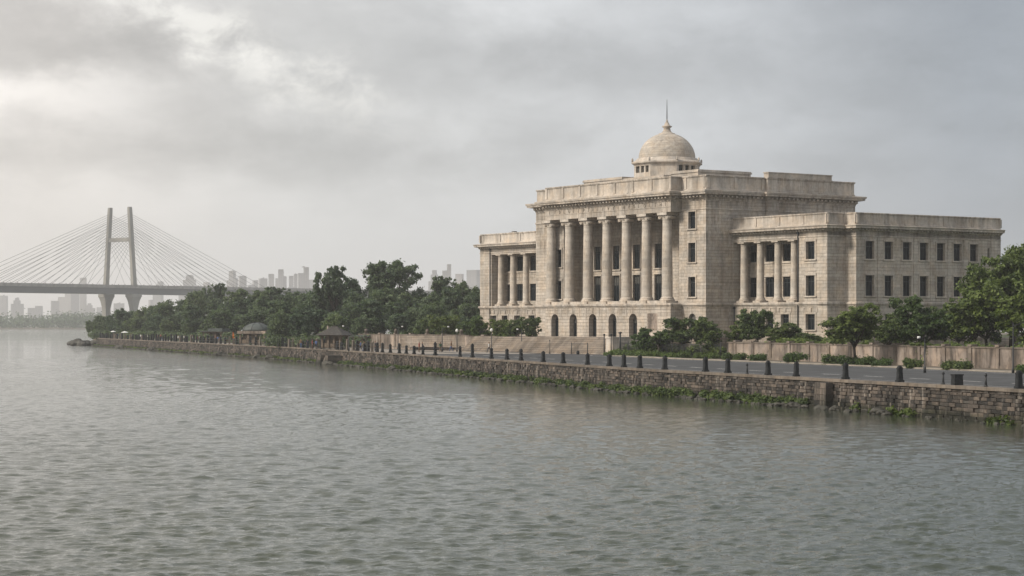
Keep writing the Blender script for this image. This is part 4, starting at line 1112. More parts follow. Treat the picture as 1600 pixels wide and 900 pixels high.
for px, Y, h, lab in ((944, 302, 2.9, 'thick dark pole with knob right of the gate frame on the forecourt'), (955, 303, 2.9, 'plain thin pole between two thicker dark poles beside the steps'), (969, 300, 3.2, 'stout dark pole with square top at the left end of the hedge'), (859, 318, 1.9, 'thin dark pole standing in front of the left of the steps')):
    x, y = pt(px, Y); b = MB(); r_ = .10 if 'thi' not in lab[:3] or 'thick' in lab else .05
    if 'stout' in lab: r_ = .15
    b.tube([(0, 0, -.1), (0, 0, h)], [r_, r_*.8], 8); b.lathe([(r_*1.7, 0), (r_*1.9, .1), (r_*1.2, .22), (.01, .26)], (0, 0), 8, h); b.lathe([(r_*1.8, 0), (r_*1.5, .2)], (0, 0), 8)
    o = b.build('iron_pole', M['iron'], None, (x, y, 2.5)); tag(o, lab, 'pole')
x, y = pt(893, 314); x2, y2 = pt(918, 311)
gr = empty('gate_frame', (x, y, 2.5)); tag(gr, 'low open iron gate frame standing on the forecourt before the steps', 'gate')
for dx, dy in ((0, 0), (x2-x, y2-y)): b = MB(); b.tube([(dx, dy, -.1), (dx, dy, 1.75)], .07, 6); b.build('post', M['iron'], gr)
b = MB(); b.tube([(0, 0, 1.55), (x2-x, y2-y, 1.55)], .04, 6); b.build('crossbar', M['iron'], gr)
b = MB(); b.lathe([(.22, 0), (.26, .3), (.2, .5), (.24, .55)], (0, 0), 10); b.tube([(0, 0, .5), (.0, 0, 1.4)], .03, 5)
x, y = pt(903, 312); o = b.build('litter_bin', M['iron'], None, (x, y, 2.47)); tag(o, 'small dark litter bin hanging inside the gate frame', 'litter bin')

# ------------------------------------------------------------------ kiosks
def kiosk(px, Y, w, d, zeave, ztop, label, kind):
    x, y = pt(px, Y); r = empty('kiosk', (x, y, 2.45), R(-20)); tag(r, label, 'kiosk')
    b = MB(); b.box(-w/2+.3, w/2-.3, -d/2+.6, d/2-.3, 0, .35); b.build('floor', M['plinth'], r)
    for sx_ in (-1, -.33, .33, 1):
        for sy_ in (-1, 1):
            b = MB(); cx, cy_ = sx_*(w/2-.4), sy_*(d/2-.4); b.box(cx-.17, cx+.17, cy_-.17, cy_+.17, .352, zeave-.3); b.box(cx-.25, cx+.25, cy_-.25, cy_+.25, zeave-.3, zeave-.1); b.build('pillar', M['wood'], r)
    b = MB(); b.box(-w/2+.7, w*.1, -d/2+.9, d/2-.9, .353, zeave-.12); b.build('inner_room', M['wood'], r)
    b = MB(); b.box(-w/2+.6, w/2-.6, -d/2+.45, -d/2+.6, .4, 1.2); b.build('counter', M['wood'], r)
    b = MB(); b.box(-w/2-.1, w/2+.1, -d/2-.1, d/2+.1, zeave-.098, zeave+(.5 if kind == 'dome' else .12)); b.build('eaves_beam', M['oldwall' if kind == 'dome' else 'wood'], r)
    b = MB()
    if kind == 'hip':
        e = [(-w/2-.6, -d/2-.6), (w/2+.6, -d/2-.6), (w/2+.6, d/2+.6), (-w/2-.6, d/2+.6)]; rd = [(-w*.12, 0), (w*.12, 0)]
        z0, z1 = zeave+.12, ztop
        b.face([(*e[0], z0), (*e[1], z0), (*rd[1], z1), (*rd[0], z1)]); b.face([(*e[1], z0), (*e[2], z0), (*rd[1], z1)])
        b.face([(*e[2], z0), (*e[3], z0), (*rd[0], z1), (*rd[1], z1)]); b.face([(*e[3], z0), (*e[0], z0), (*rd[0], z1)])
        b.face([(*p, z0-.05) for p in reversed(e)]); b.box(-w*.13, w*.13, -.1, .1, z1-.03, z1+.1)
        o = b.build('roof', M['tile'], r); c = MB(); c.box(-w*.33, -w*.27, -.3, .1, zeave+.6, ztop+.1); c.build('chimney', M['oldwall'], o)
    elif kind == 'dome':
        pr_ = [(w/2*math.cos(t), zeave+.5+(ztop-zeave-.5)*math.sin(t)) for t in np.linspace(0, R(88), 9)]
        b.lathe(pr_, n=16); me = b.mesh('roof', M['roofmetal']); me.transform(Matrix.Diagonal((1, d/w, 1, 1))); link('roof', me, r)
        for k in range(16):
            a = 2*math.pi*k/16; c = MB(); c.tube([((q[0]+.03)*math.cos(a), (q[0]+.03)*math.sin(a)*d/w, q[1]+.03) for q in pr_], .05, 4)
            if k % 2 == 0: c.build('roof_rib', M['iron'], r)
    else:
        b.prism([(-w/2-.5, -d/2-.5), (w/2+.5, -d/2-.5), (w/2+.5, d/2+.5), (-w/2-.5, d/2+.5)], zeave+.123, zeave+.3); b.box(-w*.2, w*.5, -d/2, d/2, zeave+.303, ztop)
        b.build('roof', M['roofmetal'], r)
kiosk(523, 372, 4.3, 3.8, 2.5, 4.2, 'small kiosk with hipped slate roof on the quay beside the pale wall', 'hip')
kiosk(401, 452, 6.6, 5.0, 2.6, 4.9, 'round roofed pavilion with ribbed green grey dome under the trees', 'dome')
kiosk(337, 512, 5.6, 4.0, 2.6, 3.5, 'flat roofed open shelter left of the domed pavilion on the quay', 'shed')
kiosk(567, 392, 3.4, 3.0, 2.1, 2.5, 'low dark stall between the slate kiosk and the pale wall', 'shed')

# parasols and a flag on the far quay
for i, (px, Y, lab) in enumerate(((195, 600, 'larger white parasol above the crowd on the far quay'), (177, 650, 'small white parasol near the tip of the far quay'))):
    x, y = pt(px, Y); r = empty('parasol', (x, y, 2.45)); tag(r, lab, 'parasol', 'white parasols on the far quay')
    b = MB(); b.tube([(0, 0, 0), (0, 0, 2.6)], .04, 5); b.build('pole', M['iron'], r)
    b = MB(); b.lathe([(1.1-.2*i, 2.1), (.6, 2.35), (.02, 2.5)], n=10, caps=False); b.build('canopy', M['white'], r)
x, y = pt(363, 470); r = empty('flag', (x, y, 2.45)); tag(r, 'orange flag hanging from a short pole left of the domed pavilion', 'flag')
b = MB(); b.tube([(0, 0, 0), (0, 0, 2.9)], .04, 5); b.build('pole', M['iron'], r)
b = MB(); n = 5
for i in range(n):
    z0, z1 = 2.8-.3*i, 2.8-.3*(i+1); w0, w1 = .2+.1*i, .2+.1*(i+1); y0, y1 = .06*math.sin(i*1.7), .06*math.sin(i*1.7+1.7)
    b.face([(.04, y0, z0), (.04, y1, z1), (w1, y1+.1, z1), (w0, y0+.1, z0)])
b.build('cloth', M['orange'], r)

# ------------------------------------------------------------------ people
def person_mesh(pose, top, legs_m, seed):
    """one continuous body grown over a joint skeleton, clothes as colour zones, separate fingers"""
    V = []; E = []; Rad = []
    def add(p, r, par=None):
        V.append(p); Rad.append(r); i = len(V)-1
        if par is not None: E.append((par, i))
        return i
    st = .22 if pose == 'walk' else .03
    pel = add((0, 0, .95), .15); wa = add((0, 0, 1.10), .13, pel); ch = add((0, .01, 1.32), .155, wa); nk = add((0, 0, 1.47), .065, ch)
    hd = add((0, -.01, 1.56), .085, nk); hd2 = add((0, -.02, 1.66), .095, hd); add((0, -.01, 1.73), .07, hd2)
    for sx_ in (-1, 1):
        hip = add((sx_*.10, 0, .88), .10, pel); f = st*sx_
        kn = add((sx_*.105, -f*.7-.01, .50), .068, hip); an = add((sx_*.11, -f*1.2+.05, .09), .042, kn); add((sx_*.125, -f*1.2-.12, .04), .038, an)
        sh = add((sx_*.185, 0, 1.40), .062, ch); g = -f*.7
        if pose == 'phone' and sx_ > 0: el = (sx_*.26, -.06, 1.14); wr = (sx_*.16, -.26, 1.26)
        else: el = (sx_*.245, -g*.3+.03, 1.13); wr = (sx_*.26, -g-.02, .88)
        e = add(el, .045, sh); w = add(wr, .030, e)
        d = (Vector(wr)-Vector(el)).normalized(); pl_ = add(tuple(Vector(wr)+d*.06), .032, w)
        side = Vector((0, 1, 0)) if abs(d.z) > .7 else Vector((1, 0, 0))
        for q in range(4):
            base = Vector(wr)+d*.09+side*(q-1.5)*.021; L = (.065, .078, .072, .055)[q]
            f1 = add(tuple(base), .0095, pl_); f2 = add(tuple(base+d*L*.6+Vector((0, -.01, 0))), .0085, f1); add(tuple(base+d*L+Vector((0, -.028, 0))), .0075, f2)
        t1 = add(tuple(Vector(wr)+d*.04+side*-.045), .010, w); add(tuple(Vector(wr)+d*.085+side*-.06), .009, t1)
    me = bpy.data.meshes.new('tmp_body'); me.from_pydata(V, E, [])
    o = bpy.data.objects.new('tmp_body', me); COL.objects.link(o)
    o.modifiers.new('s', 'SKIN')
    for i, sv in enumerate(me.skin_vertices[0].data):
        sv.radius = (Rad[i]*(1.25 if i in (0, 1, 2) else 1), Rad[i]*(.85 if i in (0, 1, 2) else 1)); sv.use_root = (i == 0)
    sb = o.modifiers.new('u', 'SUBSURF'); sb.levels = 1
    dg = bpy.context.evaluated_depsgraph_get(); dg.update()
    out = bpy.data.meshes.new_from_object(o.evaluated_get(dg)); bpy.data.objects.remove(o)
    out.name = 'body'; out.materials.clear()
    for m_ in (M['skin'], M[top], M[legs_m], M['hair'], M['iron']): out.materials.append(m_)
    for p in out.polygons:
        c = p.center; a = 0
        if c.z < .07: a = 4
        elif c.z < .93 and abs(c.x) < .21 and not (c.z > .7 and abs(c.x) > .20): a = 2
        elif c.z < 1.45 and c.z > .93 and not (abs(c.x) > .235 and c.z < 1.12) and not (pose == 'phone' and c.y < -.17): a = 1
        if c.z > 1.68 or (c.z > 1.56 and c.y > .035): a = 3
        p.material_index = a; p.use_smooth = True
    return out
PM = [person_mesh('walk', 'cloth_white', 'cloth_dark', 1), person_mesh('stand', 'cloth_red', 'cloth_brown', 2), person_mesh('walk', 'cloth_blue', 'cloth_dark', 3), person_mesh('stand', 'cloth_dark', 'cloth_dark', 4),
      person_mesh('phone', 'cloth_green', 'cloth_brown', 5), person_mesh('walk', 'cloth_brown', 'cloth_blue', 6)]
PL = ['white shirt and dark trousers', 'red shirt and brown trousers', 'blue shirt and dark trousers', 'dark clothes', 'green shirt raising one hand', 'brown shirt and blue trousers']
def place_person(px, Y, k, where, rz):
    x, y = pt(px, Y); o = link('person', PM[k], None, (x, y, 2.47), rz)
    tag(o, 'person in '+PL[k]+' '+where, 'person', 'people strolling on the quay')
near = [(553, 355, 3, 'at left of the group beside the slate kiosk'), (558, 352, 0, 'in the group beside the slate kiosk'), (563.5, 350, 2, 'in the group beside the slate kiosk'), (569, 349, 5, 'at right of the group beside the slate kiosk'),
        (559.5, 362, 1, 'behind the group beside the slate kiosk'), (586, 346, 3, 'between the group and the first bollards'), (655, 335, 1, 'before the lamp posts of the pale wall'), (660, 333, 3, 'walking before the pale wall'), (688, 332, 4, 'before the pale wall left of the slim lamp'), (705, 345, 5, 'close to the right end of the pale wall'),
        (764, 330, 0, 'below the retaining wall left of the steps'), (481, 385, 3, 'left of the slate kiosk'), (488, 383, 1, 'left of the slate kiosk'), (494, 380, 2, 'left of the slate kiosk'), (470, 395, 5, 'under the trees between the two kiosks')]
for px, Y, k, w in near: place_person(px, Y, k, w, rnd.uniform(0, 6.28))
for i in range(60):
    f = i/59; px = 160+f*300+rnd.uniform(-4, 4); s = s_at_px(px); p = qpt(s, -rnd.uniform(1.2, 5)); k = rnd.choice((0, 0, 1, 2, 3, 4, 5, 0))
    o = link('person', PM[k], None, (p.x, p.y, 2.47), rnd.uniform(0, 6.28)); tag(o, 'tiny distant person in '+PL[k]+' on the crowded far quay', 'person', 'people on the crowded far quay')

# ------------------------------------------------------------------ vegetation
add_tree('garden_tree', 'mid1', *pt(1334, 229), 2.5, 7.0, 6.6, 'round topped garden tree standing in front of the pink wall at the wing corner', group='garden trees before the hall')
add_tree('garden_tree', 'mid2', *pt(1441, 229), 2.6, 7.8, 6.8, 'broad garden tree before the side windows, trailing over the pink wall', group='garden trees before the hall')
add_tree('garden_tree', 'mid1', *pt(1384, 240), 3.0, 5.4, 5.6, 'lower dull green tree between the two broad garden trees', group='garden trees before the hall', rz=2)
add_tree('garden_tree', 'small1', *pt(1070, 283), 2.5, 5.7, 6.8, 'spreading small tree before the recess between portico and main block', group='garden trees before the hall')
add_tree('garden_tree', 'small2', *pt(1110, 275), 2.5, 5.5, 5.4, 'small tree at the left end of the pink wall', group='garden trees before the hall')
add_tree('garden_tree', 'small1', *pt(1183, 272), 3.0, 6.2, 5.2, 'small tree with spiky top before the wing columns', group='garden trees before the hall', rz=1)
add_tree('garden_tree', 'small2', *pt(1155, 276), 2.8, 5.0, 4.4, 'slender small tree left of the spiky topped one', group='garden trees before the hall')
add_tree('garden_tree', 'mid2', *pt(1225, 268), 3.2, 4.2, 6.2, 'low spreading tree behind the pink wall below the wing drainpipe', group='garden trees before the hall')
add_tree('garden_tree', 'mid1', *pt(1268, 262), 3.4, 2.6, 4.6, 'low bushy tree behind the pink wall below the wing corner window', group='garden trees before the hall')
add_tree('garden_tree', 'fresh', *pt(1000, 291), 2.5, 4.2, 4.6, 'light green young tree before the carved panel, beside the steps', group='garden trees before the hall')
add_tree('garden_tree', 'small2', *pt(1030, 288), 2.5, 4.0, 4.8, 'dark bushy young tree right of the light green one', group='garden trees before the hall', rz=.5)
add_tree('large_tree', 'big', *pt(1582, 243), 3.0, 13.9, 12.5, 'tall dark broadleaf tree at the right edge hiding the hall corner')
add_tree('large_tree', 'mid1', *pt(1520, 235), 2.8, 9.4, 8.2, 'dense dark tree crown left of the tallest tree at the right edge', rz=1.2)
add_tree('large_tree', 'mid2', *pt(1605, 228), 3.0, 9.0, 8.5, 'dense dark tree cut by the right edge of the picture', rz=3.0)
for i_, (px_, Y_, H_, W_, kd_, lb_) in enumerate(((1545, 240, 7.5, 7.0, 'mid2', 'low dense tree filling the gap below the tallest tree at right'), (1500, 246, 6.2, 6.0, 'mid2', 'low dense tree between broad garden tree and the tallest tree'), (1412, 246, 4.6, 4.6, 'mid1', 'low dark tree directly behind the broad garden tree'), (1590, 262, 10.5, 10.0, 'mid1', 'deep shaded tree far behind the wall at the right edge'), (1640, 250, 12.0, 10.0, 'mid2', 'outermost tree past the right edge of the picture'), (1590, 400, 12, 16, 'wood1', 'tree standing behind the far end of the hall'))):
    add_tree('large_tree', kd_, *pt(px_, Y_), 3.2, H_, W_, lb_)
add_tree('large_tree', 'mid1', *pt(1478, 248), 3.3, 6.0, 5.5, 'shaded tree behind the broad garden tree, under the far side windows', rz=4.0)
for i, (px, Y, H, W, kd, lab) in enumerate(((690, 368, 6.4, 7.0, 'small1', 'light topped small tree behind the pale wall right of the woods'), (717, 366, 5.2, 5.6, 'fresh', 'yellow green bush tree above the right end of the pale wall'), (665, 374, 5.0, 6.0, 'small2', 'small tree behind the pale wall left of the light topped one'), (738, 358, 4.8, 4.6, 'small1', 'dark bush tree between the pale wall and the hall corner'),
        (757, 352, 5.4, 4.6, 'fresh', 'bush tree before the left corner of the wing'), (776, 349, 4.8, 4.6, 'small1', 'bush tree before the first window of the left wing'), (793, 347, 4.2, 4.2, 'fresh', 'low bush tree before the second window of the left wing'),
        (807, 345, 4.9, 4.4, 'small2', 'bush tree before the third window of the left wing'), (826, 342, 5.2, 4.4, 'small1', 'bush tree before the junction of left wing and portico'))):
    add_tree('garden_tree', kd, *pt(px, Y), 3.2 if px > 740 else 2.5, H, W, lab, group='small trees before the left wing')
for y_, H_, kd_, lb_ in ((206, 8.0, 'mid2', 'garden tree past the right edge, nearest the lamp post'), (192, 7.0, 'mid1', 'garden tree past the right edge, second along the wall'), (176, 9.0, 'mid2', 'garden tree past the right edge, third along the wall'), (158, 7.5, 'mid1', 'garden tree past the right edge, last along the wall')):
    add_tree('garden_tree', kd_, Wx(y_)+4.5, y_, 3.1, H_, H_*.85, lb_)
# the long wood on the left: (px, y of top, distance, width in px, kind, label)
WOOD = [(520, 413, 452, 64, 'airy2', 'tall open crowned tree left of the tallest dome shaped one in the wood'), (617, 402, 460, 96, 'airy1', 'tallest broad open crowned tree above the middle of the wood'),
        (700, 430, 470, 60, 'airy2', 'tall tree in the wood just below the far towers beside the hall'), (742, 436, 462, 50, 'wood2', 'dark tree of the wood touching the left corner of the hall'),
        (568, 432, 470, 60, 'wood1', 'dense tree in the wood between the two tall open crowned trees'), (661, 446, 468, 60, 'wood3', 'dense tree right of the tallest tree in the wood'),
        (480, 452, 490, 66, 'wood3', 'dense tree left of the tall open crowned tree'), (440, 447, 560, 62, 'airy2', 'thin topped tree in front of the far end of the bridge deck'),
        (385, 449, 548, 66, 'airy1', 'loose crowned tree where the bridge deck enters the wood'), (334, 441, 610, 40, 'airy2', 'spire shaped tree against the bridge deck'),
        (303, 452, 612, 46, 'wood1', 'round tree under the bridge deck left of the spire shaped tree'), (268, 466, 630, 52, 'wood3', 'round tree in front of the right bridge pier'),
        (234, 476, 650, 46, 'wood1', 'tree right of the left bridge pier'), (205, 480, 660, 44, 'wood2', 'tree between the two bridge piers'), (182, 482, 672, 34, 'wood3', 'tree at the foot of the left bridge pier'),
        (158, 492, 688, 30, 'wood1', 'low tree near the tip of the wooded point'), (146, 499, 692, 20, 'wood2', 'lowest bushy tree at the very tip of the wooded point')]
FILL = []
for px, yt, Y, W in ((455, 470, 440, 60), (500, 478, 420, 62), (545, 472, 415, 66), (600, 468, 415, 70), (648, 474, 410, 60), (688, 470, 405, 56), (728, 474, 395, 50), (400, 478, 480, 56), (355, 480, 520, 54), (318, 476, 560, 50), (282, 484, 592, 44), (245, 490, 622, 40), (212, 496, 650, 36), (188, 500, 668, 30), (168, 503, 680, 24),
                     (575, 452, 440, 60), (630, 450, 435, 70), (680, 456, 430, 56), (725, 450, 425, 50), (540, 446, 460, 56), (505, 455, 455, 56), (465, 458, 475, 56), (425, 462, 510, 54), (370, 462, 545, 52), (345, 466, 560, 46), (410, 455, 560, 50), (255, 474, 640, 44), (290, 468, 620, 44), (220, 484, 655, 40),
                     (440, 484, 425, 44), (470, 490, 412, 40), (525, 490, 402, 46), (570, 492, 398, 48), (625, 490, 396, 46), (665, 492, 392, 40), (705, 494, 385, 36), (735, 492, 380, 36), (330, 494, 530, 36), (300, 496, 560, 34), (265, 498, 590, 34), (235, 502, 612, 30)):
    FILL.append((px, yt, Y, W))
for px, yt, Y, W, kd, lab in WOOD:
    H = CAMZ-(yt-HZ)*Y/F-ZR; x, y = pt(px, Y); add_tree('woodland_tree', kd, x, y, ZR, H, W*Y/F*1.08, lab, group='trees of the long riverside wood')
kinds = ['wood1', 'wood2', 'wood3']
for i, (px, yt, Y, W) in enumerate(FILL):
    row = 'upper' if yt < 470 else ('middle' if yt < 486 else 'lower')
    zone = 'behind the far quay' if px < 330 else ('round the domed pavilion' if px < 450 else ('behind the slate kiosk' if px < 600 else 'behind the pale wall'))
    Hm = CAMZ-(yt-HZ)*Y/F-ZR; x, y = pt(px, Y)
    add_tree('woodland_tree', kinds[i % 3], x, y, ZR, Hm*1.03, max(W*Y/F*1.2, Hm*.75), f'dense green tree in the {row} tier of the wood {zone}', group='trees of the long riverside wood')

def blob_mesh(name, cs, n, size, m, seed=1, flat=.7):
    rs = np.random.RandomState(seed); C = np.array([c[:3] for c in cs]); Rr = np.array([c[3] for c in cs])
    return quads_mesh(name, leaf_quads(rs, C, Rr, n, size, flat), M[m])
# undergrowth below the wood
rs = np.random.RandomState(77); cs = []
for px, yt, Y, W in FILL:
    for k in range(7):
        x, y = pt(px+rs.uniform(-30, 30), Y-rs.uniform(-6, 14)); cs.append((x, y, ZR+.8+rs.rand()*.9, rs.uniform(1.0, 2.2)))
tag(link('undergrowth', blob_mesh('undergrowth', cs, 52000, .28, 'leafw', 3)), 'dark undergrowth below the trees of the wood', 'undergrowth', None, 'stuff')
cs = [(-136+rs.uniform(-3, 5), 690+rs.uniform(-14, 14), 3.0+rs.rand()*1.6, rs.uniform(1.0, 2.0)) for _ in range(26)]
tag(link('shrubbery', blob_mesh('shrubbery', cs, 9000, .3, 'leafw', 33)), 'dark bushes on the rocky tip of the wooded point', 'shrubbery', None, 'stuff')
# hedge strip and weeds
cs = []
for i in range(70):
    f = rs.rand(); x = 27.8+(14.6-27.8)*f; y = 268.0+(301-268)*f; cs.append((x-rs.uniform(-.2, 1.7), y-.4, 2.6+rs.rand()*.45, rs.uniform(.4, .75)))
o = link('hedge', blob_mesh('hedge', cs, 16000, .13, 'leafl', 5)); tag(o, 'low bright green hedge along the kerb in front of the iron fence', 'hedge')
cs = []
for i in range(46):
    f = rs.rand(); x = 27.8+(16.0-27.8)*f; y = 268.0+(303-268)*f; cs.append((x+rs.uniform(.5, 2.0), y+1.0, 3.0+rs.rand()*.9, rs.uniform(.5, .9)))
o = link('shrubbery', blob_mesh('shrubbery', cs, 14000, .16, 'leaf', 6)); tag(o, 'dark shrubs behind the iron fence under the small trees', 'shrubbery', None, 'stuff')
cs = []
for i in range(210):
    y = rs.uniform(196, 262); w_ = rs.rand(); x = Wx(y)+1.0+2.2*w_
    if 231 < y < 236: continue
    cs.append((x, y, 3.5+rs.rand()*1.5*(.5+.5*noise.noise(Vector((y*.12, 3, 0)))+.35), rs.uniform(.5, .95)))
tag(link('shrubbery', blob_mesh('shrubbery', cs, 46000, .15, 'leaf', 16)), 'dark shrubs crowding behind the pink wall below the wing', 'shrubbery', None, 'stuff')
def shrub(px, Y, w, h, lab, m='leafl', z=2.55):
    x, y = pt(px, Y); rr = np.random.RandomState(int(px)); cs = [(rr.uniform(-w/2, w/2), rr.uniform(-.4, .4), .15+rr.rand()*h*.6, rr.uniform(.25, .42)*min(w, 1.6)) for _ in range(12)]
    o = link('shrub', blob_mesh('shrub', cs, int(1500*w), .12, m, int(px))); o.location = (x, y, z); tag(o, lab, 'shrub', 'weedy shrubs at the foot of the pink wall')
shrub(1148, 258, 2.2, .8, 'leafy shrub at the foot of the wall right of the hedge end'); shrub(1185, 252, 1.8, .7, 'small shrub before the wall under the spiky topped tree')
shrub(1243, 242, 2.4, 1.0, 'rounded bright shrub before the pink wall under the wing corner'); shrub(1300, 233, 2.2, 1.0, 'shrub just left of the trunk before the pink wall')
shrub(1325, 229, 2.0, .8, 'shrub at the base of the round topped garden tree'); shrub(1352, 226, 2.0, .8, 'shrub right of the round topped garden tree'); shrub(1378, 222, 1.6, .6, 'small shrub before the wall further right of the round topped tree')
shrub(1428, 214, 1.4, .9, 'shrub climbing the patched wall under the broad garden tree', 'leaf'); shrub(1488, 207, 1.8, .7, 'dark shrub by the kerb left of the lamp post', 'leaf'); shrub(1508, 205, 1.3, .6, 'small dark shrub by the kerb nearer the lamp post', 'leaf')
shrub(1599, 193, 1.2, .6, 'shrub at the right edge beside the lamp post')
# ivy hanging over the pink wall
cs = []
for px in (1432, 1441, 1450, 1424): 
    x, y = pt(px, 222.5); cs += [(x, y-.5, 4.9-k*.35, .22) for k in range(rs.randint(1, 5))]
o = link('creeper', blob_mesh('creeper', cs, 1300, .12, 'leaf', 9)); tag(o, 'green creeper hanging over the pink wall below the broad garden tree', 'creeper')
# weeds and rubble along the waterline
def foot(ranges, n, size, m, seed, lo, hi, rr, out):
    r_ = np.random.RandomState(seed); cs = []
    for p0, p1, dens in ranges:
        s0, s1 = sorted((s_at_px(p0), s_at_px(p1))); k = int((s1-s0)*dens)
        for i in range(k):
            s = r_.uniform(s0, s1); p = qpt(s, r_.uniform(*out)); cs.append((p.x, p.y, r_.uniform(lo, hi), r_.uniform(*rr)))
    return blob_mesh('weeds', cs, n, size, m, seed, .75)
tag(link('weeds', foot([(1265, 1130, 4.2), (1130, 1080, 1.6), (1092, 990, 3.2), (985, 905, 2.6), (905, 810, 1.8), (830, 690, 1.5), (690, 540, 2.0)], 60000, .13, 'leaf', 21, .05, .55, (.25, .52), (.3, 1.3))), 'bright green weeds growing at the foot of the quay wall', 'weeds', None, 'stuff')
tag(link('weeds', foot([(540, 150, 1.1), (1440, 1385, 1.6), (1600, 1550, 1.0), (1260, 700, .7), (1390, 1310, .5)], 26000, .18, 'leaf', 22, -.05, .35, (.25, .5), (.3, 1.4))), 'dark weeds and moss on the rocks of the far waterline', 'weeds', None, 'stuff')
def rock_mesh(seed):
    import bmesh
    b = bmesh.new(); bmesh.ops.create_icosphere(b, subdivisions=3, radius=1)
    for v in b.verts:
        n = noise.noise(v.co*1.1+Vector((seed*7.3, 0, 0)))*.45+noise.noise(v.co*2.9+Vector((0, seed*3.1, 0)))*.16
        v.co *= 1+n; v.co.z *= .62
    me = bpy.data.meshes.new('rock'); b.to_mesh(me); b.free(); me.materials.append(M['rock']); return me
RM = [rock_mesh(i) for i in range(5)]
for i, (px, out, w, lab) in enumerate(((1265, 1.5, 1.5, 'pale boulder at the waterline just left of the buttress'), (1322, 1.1, 1.2, 'flat block at the waterline right of the buttress'), (1280, 1.3, .8, 'dark boulder at the foot of the buttress'), (1246, 1.8, .7, 'small stone left of the pale boulder'), (1392, 1.3, 1.5, 'mossy slab at the foot of the wall under the second bollard'), (1408, 1.5, 1.2, 'dark stone right of the mossy slab'),
        (628, 1.6, 2.2, 'pale flat boulder at the waterline before the pale wall'), (536, 2.6, 2.6, 'boulder beside the landing ramp'), (412, 1.2, 2.6, 'dark boulder under the domed pavilion'), (433, 1.4, 2.8, 'round dark boulder right of the domed pavilion'), (360, 2.0, 3.2, 'wide dark boulder below the open shelter'), (250, 2.4, 3.4, 'pair topped rock on the far waterline'), (200, 2.5, 3.4, 'dark rock on the far waterline before the parasols'))):
    p = qpt(s_at_px(px), out); o = link('rock', RM[i % 5], None, (p.x, p.y, .1), i*1.3); o.scale = (w*.5, w*.42, w*.36); tag(o, lab, 'rock', 'rocks at the foot of the quay')
for i, (x, y, w) in enumerate(((-137, 676, 4.5), (-141, 684, 4.2), (-139, 695, 4.6), (-141, 706, 3.6), (-134, 670, 2.6), (-140, 672, 4.5), (-143.5, 680, 4), (-146, 690, 5), (-139, 664, 3), (-149, 697, 3.4), (-151, 704, 2.6), (-142, 668, 2.2))):
    o = link('rock', RM[(i+2) % 5], None, (x, y, .5), i*2.1); o.scale = (w*.5, w*.5, w*.45); tag(o, 'dark rock piled at the tip of the wooded point', 'rock', 'rocks at the tip of the point')
# small rubble along the whole foot of the wall
r_ = np.random.RandomState(9); vs_, fs_ = [], []
base = [(v.co.copy()) for v in RM[0].vertices]; import bmesh as _bm
bb = _bm.new(); _bm.ops.create_icosphere(bb, subdivisions=1, radius=1); bv = [v.co.copy() for v in bb.verts]; bf = [[v.index for v in f.verts] for f in bb.faces]; bb.free()
for i in range(1500):
    s = 60+(SMAX-66)*r_.rand()**.8; p = qpt(s, r_.uniform(.15, 1.0 if s < 230 else 2.2)); sc = r_.uniform(.07, .20)*(1 if s < 260 else 1.9); k = len(vs_)
    for v in bv:
        j = 1+r_.uniform(-.25, .25); vs_.append((p.x+v.x*sc*j*1.3, p.y+v.y*sc*j*1.2, r_.rand()*0+.02+v.z*sc*j*.8))
    fs_ += [[k+q for q in f] for f in bf]
me = bpy.data.meshes.new('rubble'); me.from_pydata(vs_, [], fs_); me.materials.append(M['rock']); tag(link('rubble', me), 'loose stones along the foot of the quay wall', 'rubble', None, 'stuff')

# ------------------------------------------------------------------ cable stayed bridge, about two kilometres off
BR = empty('cable_stayed_bridge', (-381, 2000, 0), math.atan2(.788, .616)); tag(BR, 'long cable stayed road bridge with pale H shaped tower, fading in the haze', 'bridge')
b = MB(); b.prism([(-700, -18), (760, -18), (760, 18), (-700, 18)], 36.0, 41.6); b.build('deck_girder', M['girder'], BR)
b = MB(); b.box(-700, 760, -21, 21, 41.6, 43.2); b.build('deck_slab', M['rail'], BR)
for sy_ in (-1, 1):
    b = MB(); b.box(-700, 760, sy_*20.8-.15, sy_*20.8+.15, 43.2, 44.5, skip='b'); b.build('parapet', M['rail'], BR)
    s = -700
    b = MB()
    while s < 760: b.box(s-.3, s+.3, sy_*21.0-.25, sy_*21.0+.25, 44.503, 45.3); s += 8
    b.build('railing_posts', M['rail'], BR)
def leg_pos(z): f = (z-43)/(112-43); return 20.3-5.6*min(max(f, 0), 1.15)
